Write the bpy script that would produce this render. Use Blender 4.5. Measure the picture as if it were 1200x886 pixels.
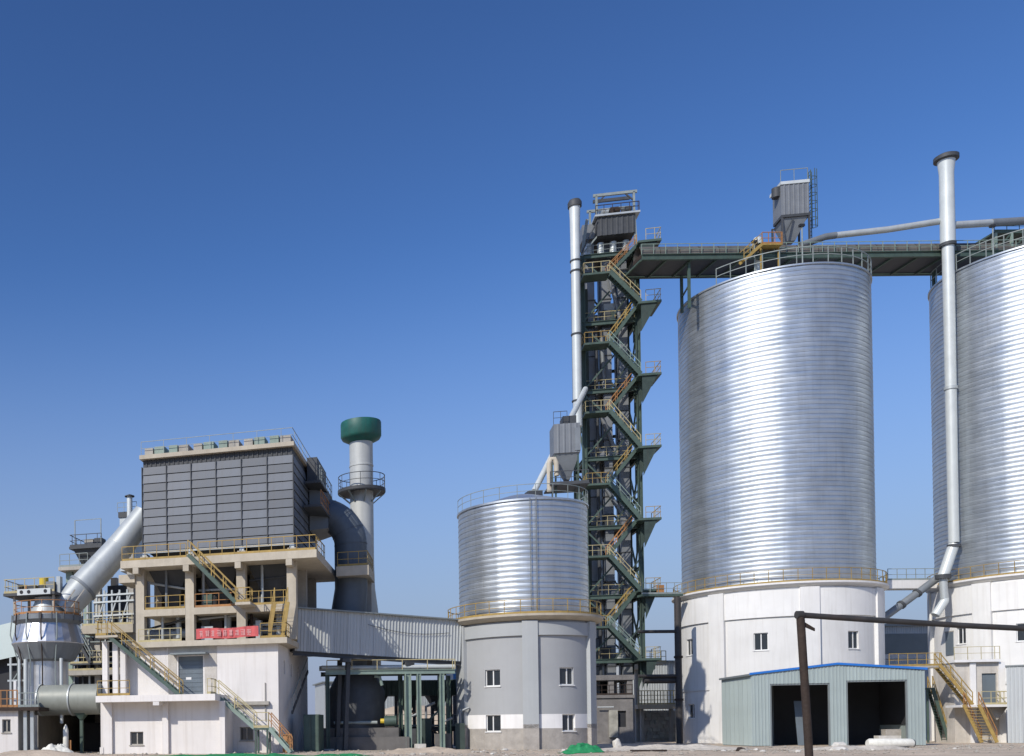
import bpy, bmesh, math, random
from mathutils import Vector, Matrix, noise
random.seed(7)
R = math.radians; PI = math.pi; cos = math.cos; sin = math.sin
S = bpy.context.scene
COL = S.collection
for o in list(bpy.data.objects): bpy.data.objects.remove(o)

# ------------------------------------------------------------------ camera
FPX, PITCH, ROLL, CX, CY, EYE = 1182.9, .0148, .0083, 193.7, 839.9, 1.53
cam = bpy.data.cameras.new('camera'); cam_o = bpy.data.objects.new('camera', cam); COL.objects.link(cam_o)
cam.sensor_fit = 'HORIZONTAL'; cam.sensor_width = 36; cam.lens = FPX/1200*36
cam.shift_x = (600-CX)/1200; cam.shift_y = (CY-443)/1200
cam.clip_start = .5; cam.clip_end = 8000
cam_o.matrix_world = Matrix.Translation((0, 0, EYE)) @ Matrix.Rotation(PI/2+PITCH, 4, 'X') @ Matrix.Rotation(-ROLL, 4, 'Z')
S.camera = cam_o
# ------------------------------------------------------------------ sky, sun, exposure
SUN_AZ, SUN_EL = R(48.5), R(37.5)          # azimuth from -Y (behind the viewer) towards -X (viewer's left)
sun_dir = Vector((-sin(SUN_AZ)*cos(SUN_EL), -cos(SUN_AZ)*cos(SUN_EL), sin(SUN_EL)))
W = bpy.data.worlds.new('World'); S.world = W; W.use_nodes = True
nt = W.node_tree; bg = nt.nodes['Background']
sky = nt.nodes.new('ShaderNodeTexSky'); sky.sky_type = 'NISHITA'; sky.sun_disc = False
sky.sun_elevation = SUN_EL; sky.sun_rotation = math.atan2(sun_dir.x, sun_dir.y)
sky.altitude = 0; sky.air_density = 1.2; sky.dust_density = .5; sky.ozone_density = 3.0
gm = nt.nodes.new('ShaderNodeGamma'); gm.inputs[1].default_value = 1.5
nt.links.new(sky.outputs[0], gm.inputs[0])
tn = nt.nodes.new('ShaderNodeMix'); tn.data_type = 'RGBA'; tn.blend_type = 'MULTIPLY'; tn.inputs[0].default_value = 1; tn.inputs[7].default_value = (.83, .97, 1.16, 1)
nt.links.new(gm.outputs[0], tn.inputs[6])
# thin violet-blue haze hugging the horizon all round
tcw = nt.nodes.new('ShaderNodeTexCoord'); sx_ = nt.nodes.new('ShaderNodeSeparateXYZ'); nt.links.new(tcw.outputs['Generated'], sx_.inputs[0])
hz_ = nt.nodes.new('ShaderNodeMapRange'); hz_.interpolation_type = 'SMOOTHSTEP'
for i_, v_ in ((1, 0.), (2, .44), (3, .97), (4, 0.)): hz_.inputs[i_].default_value = v_
nt.links.new(sx_.outputs[2], hz_.inputs[0])
SKY_K = .053
hm = nt.nodes.new('ShaderNodeMix'); hm.data_type = 'RGBA'; hm.inputs[7].default_value = (.295/SKY_K, .35/SKY_K, .51/SKY_K, 1)
nt.links.new(hz_.outputs[0], hm.inputs[0]); nt.links.new(tn.outputs[2], hm.inputs[6]); nt.links.new(hm.outputs[2], bg.inputs[0])
bg.inputs[1].default_value = SKY_K
sl = bpy.data.lights.new('sun', 'SUN'); sl.energy = 4.0; sl.angle = R(.53); sl.color = (1, .93, .83)
so = bpy.data.objects.new('sun', sl); COL.objects.link(so); so.location = (-60, -40, 80)
so.rotation_euler = (-sun_dir).to_track_quat('-Z', 'Y').to_euler()
S.view_settings.view_transform = 'Standard'; S.view_settings.look = 'None'
S.view_settings.gamma = 1; S.view_settings.exposure = 0; S.view_settings.use_curve_mapping = False
S.render.engine = 'CYCLES'

# ------------------------------------------------------------------ survey helpers: sight line of a photo point
def ray(px, py):
    uu, vv = px-CX, CY-py
    u = uu*cos(ROLL)+vv*sin(ROLL); v = -uu*sin(ROLL)+vv*cos(ROLL)
    x, yy, zz = u/FPX, 1.0, v/FPX
    return Vector((x, yy*cos(PITCH)-zz*sin(PITCH), yy*sin(PITCH)+zz*cos(PITCH)))
def at(px, py, Y):
    d = ray(px, py); return Vector((0, 0, EYE)) + d*(Y/d.y)

# ------------------------------------------------------------------ materials
MATS = {}
def mat(name, col, rough=.65, metal=0., var=.16, scale=.7, streak=0., bump=.0, bscale=8., rv=.06, dirt=(.12, .10, .08), emit=None, spec=.4):
    m = bpy.data.materials.new(name); m.use_nodes = True; n = m.node_tree.nodes; L = m.node_tree.links
    b = n['Principled BSDF']; b.inputs['Roughness'].default_value = rough; b.inputs['Metallic'].default_value = metal
    b.inputs['Specular IOR Level'].default_value = spec
    tc = n.new('ShaderNodeTexCoord')
    n1 = n.new('ShaderNodeTexNoise'); n1.inputs['Scale'].default_value = scale; n1.inputs['Detail'].default_value = 7; n1.inputs['Roughness'].default_value = .62
    L.new(tc.outputs['Object'], n1.inputs['Vector'])
    oi = n.new('ShaderNodeObjectInfo')
    mr = n.new('ShaderNodeMapRange'); mr.inputs[1].default_value = .25; mr.inputs[2].default_value = .75
    mr.inputs[3].default_value = 1-var; mr.inputs[4].default_value = 1+var; L.new(n1.outputs[0], mr.inputs[0])
    mo = n.new('ShaderNodeMapRange'); mo.inputs[3].default_value = 1-rv; mo.inputs[4].default_value = 1+rv; L.new(oi.outputs['Random'], mo.inputs[0])
    mu = n.new('ShaderNodeMath'); mu.operation = 'MULTIPLY'; L.new(mr.outputs[0], mu.inputs[0]); L.new(mo.outputs[0], mu.inputs[1])
    vm = n.new('ShaderNodeVectorMath'); vm.operation = 'SCALE'; vm.inputs[0].default_value = col; L.new(mu.outputs[0], vm.inputs['Scale'])
    out = vm.outputs[0]
    if streak > 0:
        mp = n.new('ShaderNodeMapping'); mp.inputs['Scale'].default_value = (3.2, 3.2, .15); L.new(tc.outputs['Object'], mp.inputs[0])
        n2 = n.new('ShaderNodeTexNoise'); n2.inputs['Scale'].default_value = 1.0; n2.inputs['Detail'].default_value = 6; n2.inputs['Roughness'].default_value = .6
        L.new(mp.outputs[0], n2.inputs['Vector'])
        r2 = n.new('ShaderNodeMapRange'); r2.inputs[1].default_value = .5; r2.inputs[2].default_value = .78; r2.inputs[4].default_value = streak; L.new(n2.outputs[0], r2.inputs[0])
        mx = n.new('ShaderNodeMix'); mx.data_type = 'RGBA'; L.new(r2.outputs[0], mx.inputs[0]); L.new(out, mx.inputs[6]); mx.inputs[7].default_value = (*dirt, 1)
        out = mx.outputs[2]
    L.new(out, b.inputs['Base Color'])
    if rough > .1:
        rr = n.new('ShaderNodeMapRange'); rr.inputs[3].default_value = max(.05, rough-.1); rr.inputs[4].default_value = min(1, rough+.12); L.new(n1.outputs[0], rr.inputs[0]); L.new(rr.outputs[0], b.inputs['Roughness'])
    if bump > 0:
        n3 = n.new('ShaderNodeTexNoise'); n3.inputs['Scale'].default_value = bscale; n3.inputs['Detail'].default_value = 5; L.new(tc.outputs['Object'], n3.inputs['Vector'])
        bp = n.new('ShaderNodeBump'); bp.inputs['Strength'].default_value = bump; bp.inputs['Distance'].default_value = .05; L.new(n3.outputs[0], bp.inputs['Height']); L.new(bp.outputs[0], b.inputs['Normal'])
    MATS[name] = m; return m
mat('white_render', (.68, .655, .625), .85, streak=.34, var=.07, scale=.5, dirt=(.36, .31, .25), bump=.12)
mat('silo_white', (.70, .695, .67), .85, streak=.30, var=.07, scale=.45, dirt=(.38, .35, .29), bump=.1)
mat('patched_render', (.50, .47, .42), .85, streak=.5, var=.18, scale=1.2, dirt=(.3, .27, .23), bump=.3)
mat('raw_concrete', (.36, .34, .30), .85, streak=.35, var=.2, scale=1.0, dirt=(.2, .18, .15), bump=.3)
mat('beige_concrete', (.45, .405, .325), .85, streak=.3, var=.15, scale=1.1, dirt=(.3, .25, .17), bump=.2)
mat('grey_paint', (.325, .335, .34), .7, streak=.2, var=.06, scale=.4, dirt=(.28, .28, .27))
mat('grey_paint_light', (.37, .39, .395), .7, streak=.15, var=.06, scale=.4, dirt=(.3, .3, .29))
mat('white_band', (.72, .71, .69), .8, streak=.25, var=.08, dirt=(.45, .41, .36))
mat('rough_concrete', (.37, .345, .31), .9, streak=.3, var=.25, scale=1.5, bump=.5, dirt=(.25, .22, .19))
mat('panel_grey', (.105, .12, .143), .5, var=.14, scale=1.2, rv=.17, streak=.3, dirt=(.085, .082, .085), spec=.5)
mat('dark_steel', (.055, .06, .066), .6, var=.25, scale=1.5)
mat('green_steel', (.060, .095, .078), .55, var=.25, scale=1.5, streak=.25, dirt=(.10, .075, .05))
mat('pale_green_steel', (.22, .29, .25), .55, var=.2, scale=1.5, streak=.25, dirt=(.16, .12, .08))
mat('yellow_paint', (.34, .235, .07), .6, var=.3, scale=2.0, streak=.4, dirt=(.25, .13, .05))
mat('orange_paint', (.34, .165, .06), .6, var=.3, scale=2.0, streak=.3, dirt=(.25, .12, .05))
mat('pale_yellow_paint', (.42, .365, .20), .6, var=.2, scale=2.0, streak=.3, dirt=(.28, .2, .1))
mat('grey_rail', (.24, .275, .265), .5, var=.2, scale=2.0)
mat('duct_grey', (.43, .46, .46), .42, metal=.25, var=.10, scale=.9, streak=.22, dirt=(.22, .22, .2))
mat('duct_white', (.55, .585, .575), .42, metal=.15, var=.08, scale=.9, streak=.2, dirt=(.35, .35, .32))
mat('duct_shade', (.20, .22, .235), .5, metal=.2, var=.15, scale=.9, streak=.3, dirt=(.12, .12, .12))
mat('chimney_grey', (.44, .455, .44), .5, metal=.1, var=.1, scale=.8, streak=.3, dirt=(.24, .24, .22))
mat('cap_green', (.014, .10, .082), .5, var=.25, scale=1.5, streak=.5, dirt=(.045, .075, .06))
mat('cladding', (.44, .465, .465), .5, metal=.1, var=.06, scale=.5, streak=.18, dirt=(.3, .3, .28), rv=.05)
mat('shed_cladding', (.34, .40, .39), .5, metal=.1, var=.06, scale=.5, streak=.2, dirt=(.3, .33, .3), rv=.05)
mat('roof_metal', (.22, .245, .245), .5, metal=.3, var=.12)
mat('blue_trim', (.025, .16, .52), .4, var=.1)
mat('rust', (.036, .024, .018), .8, var=.4, scale=5, bump=.3, bscale=20)
mat('old_pipe', (.04, .038, .037), .65, var=.35, scale=4, streak=.3, dirt=(.10, .05, .03))
mat('glass', (.022, .026, .030), .07, var=.1, spec=.8)
mat('upvc', (.72, .72, .70), .4, var=.05)
mat('door_grey', (.13, .16, .185), .5, var=.12, streak=.3, dirt=(.09, .08, .07))
mat('banner_red', (.52, .10, .10), .7, var=.2, scale=3)
mat('banner_white', (.60, .30, .29), .7, var=.15, scale=5)
mat('dark_room', (.035, .037, .042), .9, var=.2)  # near black; stands in for deep shade on interior walls
mat('motor_yellow', (.62, .45, .04), .4, var=.1)
mat('tarp_green', (.02, .22, .08), .6, var=.3, scale=3)
mat('sack_white', (.66, .65, .58), .8, var=.2, scale=3)
mat('stone', (.36, .33, .28), .9, var=.3, scale=2, bump=.5)
mat('pale_stone', (.55, .53, .48), .9, var=.25, scale=2, bump=.4)
mat('masonry', (.36, .35, .30), .9, var=.35, scale=1.4, bump=.6, bscale=3)
mat('duct_olive', (.27, .285, .25), .5, metal=.1, var=.12, scale=.9, streak=.25, dirt=(.15, .15, .13))
mat('filter_grey', (.20, .215, .23), .5, metal=.2, var=.15, scale=.9, streak=.3, dirt=(.13, .13, .13))
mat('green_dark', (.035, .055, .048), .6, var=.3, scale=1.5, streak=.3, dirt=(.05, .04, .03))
mat('shaded_plinth', (.13, .125, .12), .9, var=.25, scale=1.2, streak=.3, dirt=(.08, .07, .06))  # concrete tone lowered to carry the shade under the gallery
mat('shaded_concrete', (.20, .19, .18), .9, streak=.4, var=.3, scale=1.2, bump=.4, dirt=(.11, .10, .09))  # base tone darkened to stand for shade on the tower base; streaks are stains
mat('pale_rubble', (.48, .44, .375), .95, var=.35, scale=1.6, bump=.9, bscale=6)
mat('elbow_dark', (.105, .125, .145), .5, metal=.1, var=.15, scale=.9, streak=.3, dirt=(.07, .075, .08))  # darker grey than the other ducts
mat('cover_brown', (.12, .115, .105), .7, var=.3, scale=1.2, streak=.4, dirt=(.09, .06, .04))
mat('blue_sheet', (.10, .30, .62), .5, var=.1)
mat('lamp_black', (.03, .03, .03), .5)
def galv(name, col, r0, r1):
    m = mat(name, col, (r0+r1)/2, metal=.80, var=.17, scale=.45, spec=.5, rv=0, streak=.38, dirt=(.30, .31, .31))
    n = m.node_tree.nodes; L = m.node_tree.links; b = n['Principled BSDF']
    tc = n.new('ShaderNodeTexCoord'); mp = n.new('ShaderNodeMapping'); mp.inputs['Scale'].default_value = (.35, .35, 2.0); L.new(tc.outputs['Object'], mp.inputs[0])
    nz = n.new('ShaderNodeTexNoise'); nz.inputs['Scale'].default_value = 1; nz.inputs['Detail'].default_value = 5; L.new(mp.outputs[0], nz.inputs['Vector'])
    r = n.new('ShaderNodeMapRange'); r.inputs[1].default_value = .3; r.inputs[2].default_value = .7; r.inputs[3].default_value = r0; r.inputs[4].default_value = r1
    L.new(nz.outputs[0], r.inputs[0]); L.new(r.outputs[0], b.inputs['Roughness'])
    return m
galv('galvanized', (.49, .525, .55), .34, .50)
galv('mill_steel', (.60, .60, .60), .30, .45)

# ------------------------------------------------------------------ mesh builder
class MB:
    def __init__(s, T=None): s.v = []; s.f = []; s.T = T
    def add(s, vs, fs):
        o = len(s.v)
        s.v += [(s.T @ Vector(p)) if s.T else Vector(p) for p in vs]
        s.f += [tuple(i+o for i in f) for f in fs]; return s
    def hexa(s, p):   # 8 corners: bottom 0-3, top 4-7
        return s.add(p, [(0, 3, 2, 1), (4, 5, 6, 7), (0, 1, 5, 4), (1, 2, 6, 5), (2, 3, 7, 6), (3, 0, 4, 7)])
    def box(s, x0, x1, y0, y1, z0, z1):
        return s.hexa([(x0, y0, z0), (x1, y0, z0), (x1, y1, z0), (x0, y1, z0), (x0, y0, z1), (x1, y0, z1), (x1, y1, z1), (x0, y1, z1)])
    def bar(s, p, q, w=.1, h=None, up=(0, 0, 1)):
        p = Vector(p); q = Vector(q); h = h or w; d = q-p
        if d.length < 1e-6: return s
        d.normalize(); u = Vector(up)
        if abs(d.dot(u)) > .97: u = Vector((1, 0, 0))
        a = d.cross(u).normalized(); b = a.cross(d)
        c = [a*w/2*i+b*h/2*j for i, j in ((-1, -1), (1, -1), (1, 1), (-1, 1))]
        return s.hexa([p+k for k in c]+[q+k for k in c])
    def ibeam(s, p, q, w=.3, h=.3, t=.04, up=(0, 0, 1)):
        p = Vector(p); q = Vector(q); d = (q-p).normalized(); u = Vector(up)
        if abs(d.dot(u)) > .97: u = Vector((1, 0, 0))
        a = d.cross(u).normalized(); b = a.cross(d)
        for o, ww, hh in ((b*(h/2-t/2), w, t), (-b*(h/2-t/2), w, t), (b*0, t, h-2*t)):
            c = [a*ww/2*i+b*hh/2*j for i, j in ((-1, -1), (1, -1), (1, 1), (-1, 1))]
            s.hexa([p+o+k for k in c]+[q+o+k for k in c])
        return s
    def tube(s, path, r, n=10, cap=True):
        P = [Vector(p) for p in path]; m = len(P)
        rs = r if isinstance(r, (list, tuple)) else [r]*m
        vs = []; prev = None
        for i in range(m):
            t = (P[min(i+1, m-1)]-P[max(i-1, 0)]).normalized()
            if prev is None:
                ref = Vector((0, 0, 1)) if abs(t.z) < .9 else Vector((1, 0, 0)); a = t.cross(ref).normalized()
            else: a = (prev-t*prev.dot(t)).normalized()
            prev = a; b = t.cross(a)
            for k in range(n): vs.append(P[i]+(a*cos(2*PI*k/n)+b*sin(2*PI*k/n))*rs[i])
        fs = [(i*n+k, i*n+(k+1) % n, (i+1)*n+(k+1) % n, (i+1)*n+k) for i in range(m-1) for k in range(n)]
        if cap: fs += [tuple(range(n-1, -1, -1)), tuple((m-1)*n+k for k in range(n))]
        return s.add(vs, fs)
    def lathe(s, prof, n=48, cx=0, cy=0, fr=None, cap=False):
        vs = []
        for r, z in prof:
            for k in range(n):
                a = 2*PI*k/n; rr = r*(fr(a, z) if fr else 1); vs.append((cx+rr*cos(a), cy+rr*sin(a), z))
        m = len(prof)
        fs = [(i*n+k, i*n+(k+1) % n, (i+1)*n+(k+1) % n, (i+1)*n+k) for i in range(m-1) for k in range(n)]
        if cap: fs += [tuple(range(n-1, -1, -1)), tuple((m-1)*n+k for k in range(n))]
        return s.add(vs, fs)
    def arc(s, r0, r1, z0, z1, a0, a1, n=8):      # curved block between two radii
        vs = []
        for k in range(n+1):
            a = a0+(a1-a0)*k/n
            for r, z in ((r0, z0), (r1, z0), (r1, z1), (r0, z1)): vs.append((r*cos(a), r*sin(a), z))
        fs = [(4*k+j, 4*k+(j+1) % 4, 4*k+4+(j+1) % 4, 4*k+4+j) for k in range(n) for j in range(4)]
        fs += [(3, 2, 1, 0), tuple(4*n+j for j in range(4))]
        return s.add(vs, fs)
    def prism(s, poly, y0, y1):                    # polygon in x,z swept along y
        n = len(poly)
        vs = [(x, y0, z) for x, z in poly]+[(x, y1, z) for x, z in poly]
        return s.add(vs, [tuple(range(n)), tuple(range(2*n-1, n-1, -1))]+[(i, i+n, (i+1) % n+n, (i+1) % n) for i in range(n)])
    def wall(s, u0, u1, v0, v1, holes, fn, t, ucuts=()):
        """slab over (u,v) with rectangular openings; fn(u,v,w) maps to space, w from 0 (outer) to t (inner)"""
        us = sorted({round(x, 5) for x in [u0, u1, *ucuts]+[h[i] for h in holes for i in (0, 1)] if u0-1e-6 <= x <= u1+1e-6})
        vs_ = sorted({round(x, 5) for x in [v0, v1]+[h[i] for h in holes for i in (2, 3)] if v0-1e-6 <= x <= v1+1e-6})
        nu, nv = len(us)-1, len(vs_)-1
        def solid(i, j):
            if i < 0 or j < 0 or i >= nu or j >= nv: return False
            cu, cv = (us[i]+us[i+1])/2, (vs_[j]+vs_[j+1])/2
            return not any(h[0] < cu < h[1] and h[2] < cv < h[3] for h in holes)
        ix = {}; V = []; Fc = []
        def g(i, j, k):
            if (i, j, k) not in ix: ix[(i, j, k)] = len(V); V.append(fn(us[i], vs_[j], t*k))
            return ix[(i, j, k)]
        for i in range(nu):
            for j in range(nv):
                if not solid(i, j): continue
                Fc.append((g(i, j, 0), g(i+1, j, 0), g(i+1, j+1, 0), g(i, j+1, 0)))
                Fc.append((g(i, j, 1), g(i, j+1, 1), g(i+1, j+1, 1), g(i+1, j, 1)))
                if not solid(i-1, j): Fc.append((g(i, j, 0), g(i, j+1, 0), g(i, j+1, 1), g(i, j, 1)))
                if not solid(i+1, j): Fc.append((g(i+1, j, 0), g(i+1, j, 1), g(i+1, j+1, 1), g(i+1, j+1, 0)))
                if not solid(i, j-1): Fc.append((g(i, j, 0), g(i, j, 1), g(i+1, j, 1), g(i+1, j, 0)))
                if not solid(i, j+1): Fc.append((g(i, j+1, 0), g(i+1, j+1, 0), g(i+1, j+1, 1), g(i, j+1, 1)))
        return s.add(V, Fc)
    def mesh(s, name, m, smooth=None):
        me = bpy.data.meshes.new(name); me.from_pydata([tuple(p) for p in s.v], [], s.f)
        bm = bmesh.new(); bm.from_mesh(me); bmesh.ops.recalc_face_normals(bm, faces=bm.faces); bm.to_mesh(me); bm.free()
        me.materials.append(MATS[m])
        if smooth:
            me.polygons.foreach_set('use_smooth', [True]*len(me.polygons)); me.set_sharp_from_angle(angle=R(smooth))
        me.update(); return me
    def build(s, name, m, parent=None, smooth=None):
        o = bpy.data.objects.new(name, s.mesh(name, m, smooth)); COL.objects.link(o)
        if parent is not None: o.parent = parent.o if isinstance(parent, Thing) else parent
        return o
def tag(o, label=None, cat=None, group=None, kind=None):
    if label: o['label'] = label
    if cat: o['category'] = cat
    if group: o['group'] = group
    if kind: o['kind'] = kind
    return o
class Thing:
    """an Empty at the thing's base; local x along its front, local y to its back"""
    def __init__(s, name, label, cat, loc=(0, 0, 0), yaw=0., group=None, kind=None):
        s.o = bpy.data.objects.new(name, None); COL.objects.link(s.o); s.o.empty_display_size = .5
        s.loc = Vector(loc); s.yaw = yaw; s.o.location = loc; s.o.rotation_euler = (0, 0, yaw)
        tag(s.o, label, cat, group, kind)
    def _l(s, p):
        d = p-s.loc; c, k = cos(-s.yaw), sin(-s.yaw); return Vector((d.x*c-d.y*k, d.x*k+d.y*c, d.z))
    def hit(s, px, py, yl=0):              # where the sight line meets the local plane y = yl
        A = s._l(Vector((0, 0, EYE))); B = s._l(Vector((0, 0, EYE))+ray(px, py)); d = B-A
        p = A+d*((yl-A.y)/d.y); return p.x, p.z
    def hitx(s, px, py, xl=0):
        A = s._l(Vector((0, 0, EYE))); B = s._l(Vector((0, 0, EYE))+ray(px, py)); d = B-A
        p = A+d*((xl-A.x)/d.x); return p.y, p.z
    def world(s, x, y, z):
        c, k = cos(s.yaw), sin(s.yaw); return Vector((s.loc.x+x*c-y*k, s.loc.y+x*k+y*c, s.loc.z+z))
def inst(src, parent, loc, rot=None, name=None):
    o = src.copy(); COL.objects.link(o); o.parent = parent.o if isinstance(parent, Thing) else parent
    o.location = loc
    if rot: o.rotation_euler = rot
    return o
# ------------------------------------------------------------------ repeated kinds of parts
def railing(parent, pts, m='yellow_paint', h=1.1, step=1.3, r=.05, toe=True, close=False, name='railing', mid=2):
    mb = MB(); P = [Vector(p) for p in pts]; r *= .8
    if close: P.append(P[0])
    for a, b in zip(P[:-1], P[1:]):
        for k in range(mid):
            z = h*(1-k/mid); mb.bar(a+Vector((0, 0, z)), b+Vector((0, 0, z)), r*1.3 if k == 0 else r)
        if toe: mb.bar(a+Vector((0, 0, .09)), b+Vector((0, 0, .09)), .02, .16)
    # posts by arc length
    acc = 0; nxt = 0
    for a, b in zip(P[:-1], P[1:]):
        l = (b-a).length
        while nxt <= acc+l+1e-6:
            p = a.lerp(b, (nxt-acc)/l if l else 0); mb.bar(p, p+Vector((0, 0, h)), r*1.1); nxt += step
        acc += l
    mb.bar(P[-1], P[-1]+Vector((0, 0, h)), r*1.1)
    return mb.build(name, m, parent)
def ringpts(r, z, a0, a1, n): return [(r*cos(a0+(a1-a0)*k/n), r*sin(a0+(a1-a0)*k/n), z) for k in range(n+1)]
def stair(parent, a, b, w, ms='green_steel', mr='yellow_paint', tread='dark_steel', rails=(0, 1), h=1.05, sd=.26):
    """flight from a (top) to b (foot); w = vector across the flight"""
    a = Vector(a); b = Vector(b); w = Vector(w); mb = MB()
    for o in (Vector((0, 0, 0)), w): mb.bar(a+o, b+o, .07, sd)
    n = max(3, int(abs(a.z-b.z)/.24))
    d = Vector((b.x-a.x, b.y-a.y, 0)).normalized()*.13
    for k in range(1, n):
        p = a.lerp(b, k/n); mb.hexa([p-d-Vector((0, 0, .03)), p+d-Vector((0, 0, .03)), p+d+w-Vector((0, 0, .03)), p-d+w-Vector((0, 0, .03)),
                                     p-d, p+d, p+d+w, p-d+w])
    f = mb.build('stair_flight', ms, parent)
    for k in rails:
        o = w*k; mr_ = MB(); nn = max(2, int((a-b).length/1.2))
        for z in (h, h*.55): mr_.bar(a+o+Vector((0, 0, z)), b+o+Vector((0, 0, z)), .06 if z == h else .045)
        for i in range(nn+1):
            p = a.lerp(b, i/nn)+o; mr_.bar(p, p+Vector((0, 0, h)), .055)
        mr_.build('handrail', mr, f)
    return f
def window(parent, T, w, h, m='upvc', split=.55, sill=True, name='window', open_=False):
    """casement set in an opening; T puts local x along the wall, y inwards, z up, origin at the opening's lower left"""
    t = .07; mb = MB(T)
    mb.box(0, w, .14, .22, 0, t); mb.box(0, w, .14, .22, h-t, h); mb.box(0, t, .142, .218, t, h-t); mb.box(w-t, w, .142, .218, t, h-t)
    mb.box(w*split-t*.6, w*split+t*.6, .138, .216, t, h-t)
    o = mb.build(name, m, parent)
    MB(T).box(t, w*split-t*.6, .175, .19, t, h-t).build('pane', 'glass', o)
    if open_:
        MB(T @ Matrix.Translation((w-t, .15, 0)) @ Matrix.Rotation(R(-38), 4, 'Z')).box(-(w*(1-split)-t*1.6), 0, 0, .015, t*1.5, h-t*1.5).build('pane', 'glass', o)
    else: MB(T).box(w*split+t*.6, w-t, .183, .198, t, h-t).build('pane', 'glass', o)
    if sill: MB(T).box(-.06, w+.06, -.07, .135, -.07, -.003).build('sill', m, o)
    return o
def cyl_T(a, r, z):     # transform onto a round wall: x runs with the viewer's right, y inwards, z up
    rad = Vector((cos(a), sin(a), 0)); tx = Vector((-sin(a), cos(a), 0))
    M = Matrix.Identity(4); M.col[0][:3] = tx; M.col[1][:3] = -rad; M.col[2][:3] = (0, 0, 1); M.col[3][:3] = rad*r+Vector((0, 0, z)); return M
def ribbed(x0, x1, z0, z1, y=0, pitch=.3, depth=.05, T=None, top=None):
    """trapezoid-ribbed metal sheet facing -y"""
    mb = MB(T); xs = []; x = x0
    while x < x1-1e-6:
        for fx, d in ((0, 0), (.55, 0), (.67, depth), (.88, depth)):
            if x+fx*pitch < x1: xs.append((x+fx*pitch, d))
        x += pitch
    xs.append((x1, 0)); vs = []; n = len(xs)
    for xx, d in xs: vs += [(xx, y-d, z0), (xx, y-d, top(xx) if top else z1)]
    for xx, d in xs: vs += [(xx, y+.04, z0), (xx, y+.04, top(xx) if top else z1)]
    fs = [(2*i, 2*i+2, 2*i+3, 2*i+1) for i in range(n-1)]+[(2*n+2*i, 2*n+2*i+1, 2*n+2*i+3, 2*n+2*i+2) for i in range(n-1)]
    fs += [(2*i+1, 2*i+3, 2*n+2*i+3, 2*n+2*i+1) for i in range(n-1)]+[(2*i, 2*n+2*i, 2*n+2*i+2, 2*i+2) for i in range(n-1)]
    fs += [(0, 1, 2*n+1, 2*n), (2*n-2, 4*n-2, 4*n-1, 2*n-1)]
    return mb.add(vs, fs)

# ================================================================== GROUND
def gz(x, y):
    if y > 66:                                     # levelled yard
        k = max(0, 1-(y-66)/7)
    else: k = 1
    p = Vector((x*.16, y*.16, .3)); q = Vector((x*.9, y*.9, 1.7))
    rut = .10*math.exp(-((y-63-1.2*sin(x*.07))/.35)**2)+.10*math.exp(-((y-65-1.2*sin(x*.07))/.35)**2)
    return k*(-rut+.16*noise.noise(p)+.06*noise.noise(q)+.03*noise.noise(q*2.7)) + .02*noise.noise(q*1.3)-.02
xs = [-2500, -900, -300, -120, -60]; x = -20
while x < 95: xs.append(x); x += .42
xs += [100, 110, 140, 200, 400, 1000, 2500]
ys = [-400, -60, 0, 20, 40, 50]; y = 55
while y < 74: ys.append(y); y += .42
while y < 130: ys.append(y); y += 4
ys += [160, 220, 400, 900, 2000, 4500]
mb = MB(); nx = len(xs)
mb.add([(x, y, gz(x, y) if (50 < y < 100 and -21 < x < 100) else -.02) for y in ys for x in xs],
       [(j*nx+i, j*nx+i+1, (j+1)*nx+i+1, (j+1)*nx+i) for j in range(len(ys)-1) for i in range(nx-1)])
mat('dirt', (.46, .38, .29), .95, var=.3, scale=.35, bump=.8, bscale=5)
g = mb.build('ground', 'dirt', None, 60); tag(g, 'bare grey brown dirt yard with ruts', None, None, 'structure')

# ================================================================== SILOS
def silo_shell(T, Rr, z0, z1, pitch, seed):
    rnd = random.Random(seed); K = 22
    ph = [rnd.uniform(0, 2*PI) for _ in range(6)]
    facet = [rnd.uniform(-1, 1) for _ in range(K)]
    def fr(a, z):
        u = (a/(2*PI)*K) % K; i = int(u); f = u-i
        flat = cos(PI/K)/cos((f-.5)*2*PI/K)           # stiffeners inside pull the wall into very shallow flats
        w = .0014*sin(5*a+ph[0]+.04*z)+.0007*sin(17*a+ph[1]-.13*z)+.0005*sin(29*a+ph[2]+.31*z)+.0004*noise.noise(Vector((cos(a)*9, sin(a)*9, z*.5)))
        return 1+(flat-1)*(.30+.12*facet[i])+w
    prof = []; z = z0; r = Rr
    while z < z1-.02:
        h = min(pitch, z1-z)
        prof += [(r+.0, z), (r+.015, z+h*.2), (r+.021, z+h*.42), (r+.015, z+h*.64), (r, z+h*.82), (r+.035, z+h*.86), (r+.035, z+h*.95)]
        z += h
    prof.append((r, z1))
    return MB().lathe(prof, 180, fr=fr).build('steel_wall', 'galvanized', T, 40)
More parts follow.
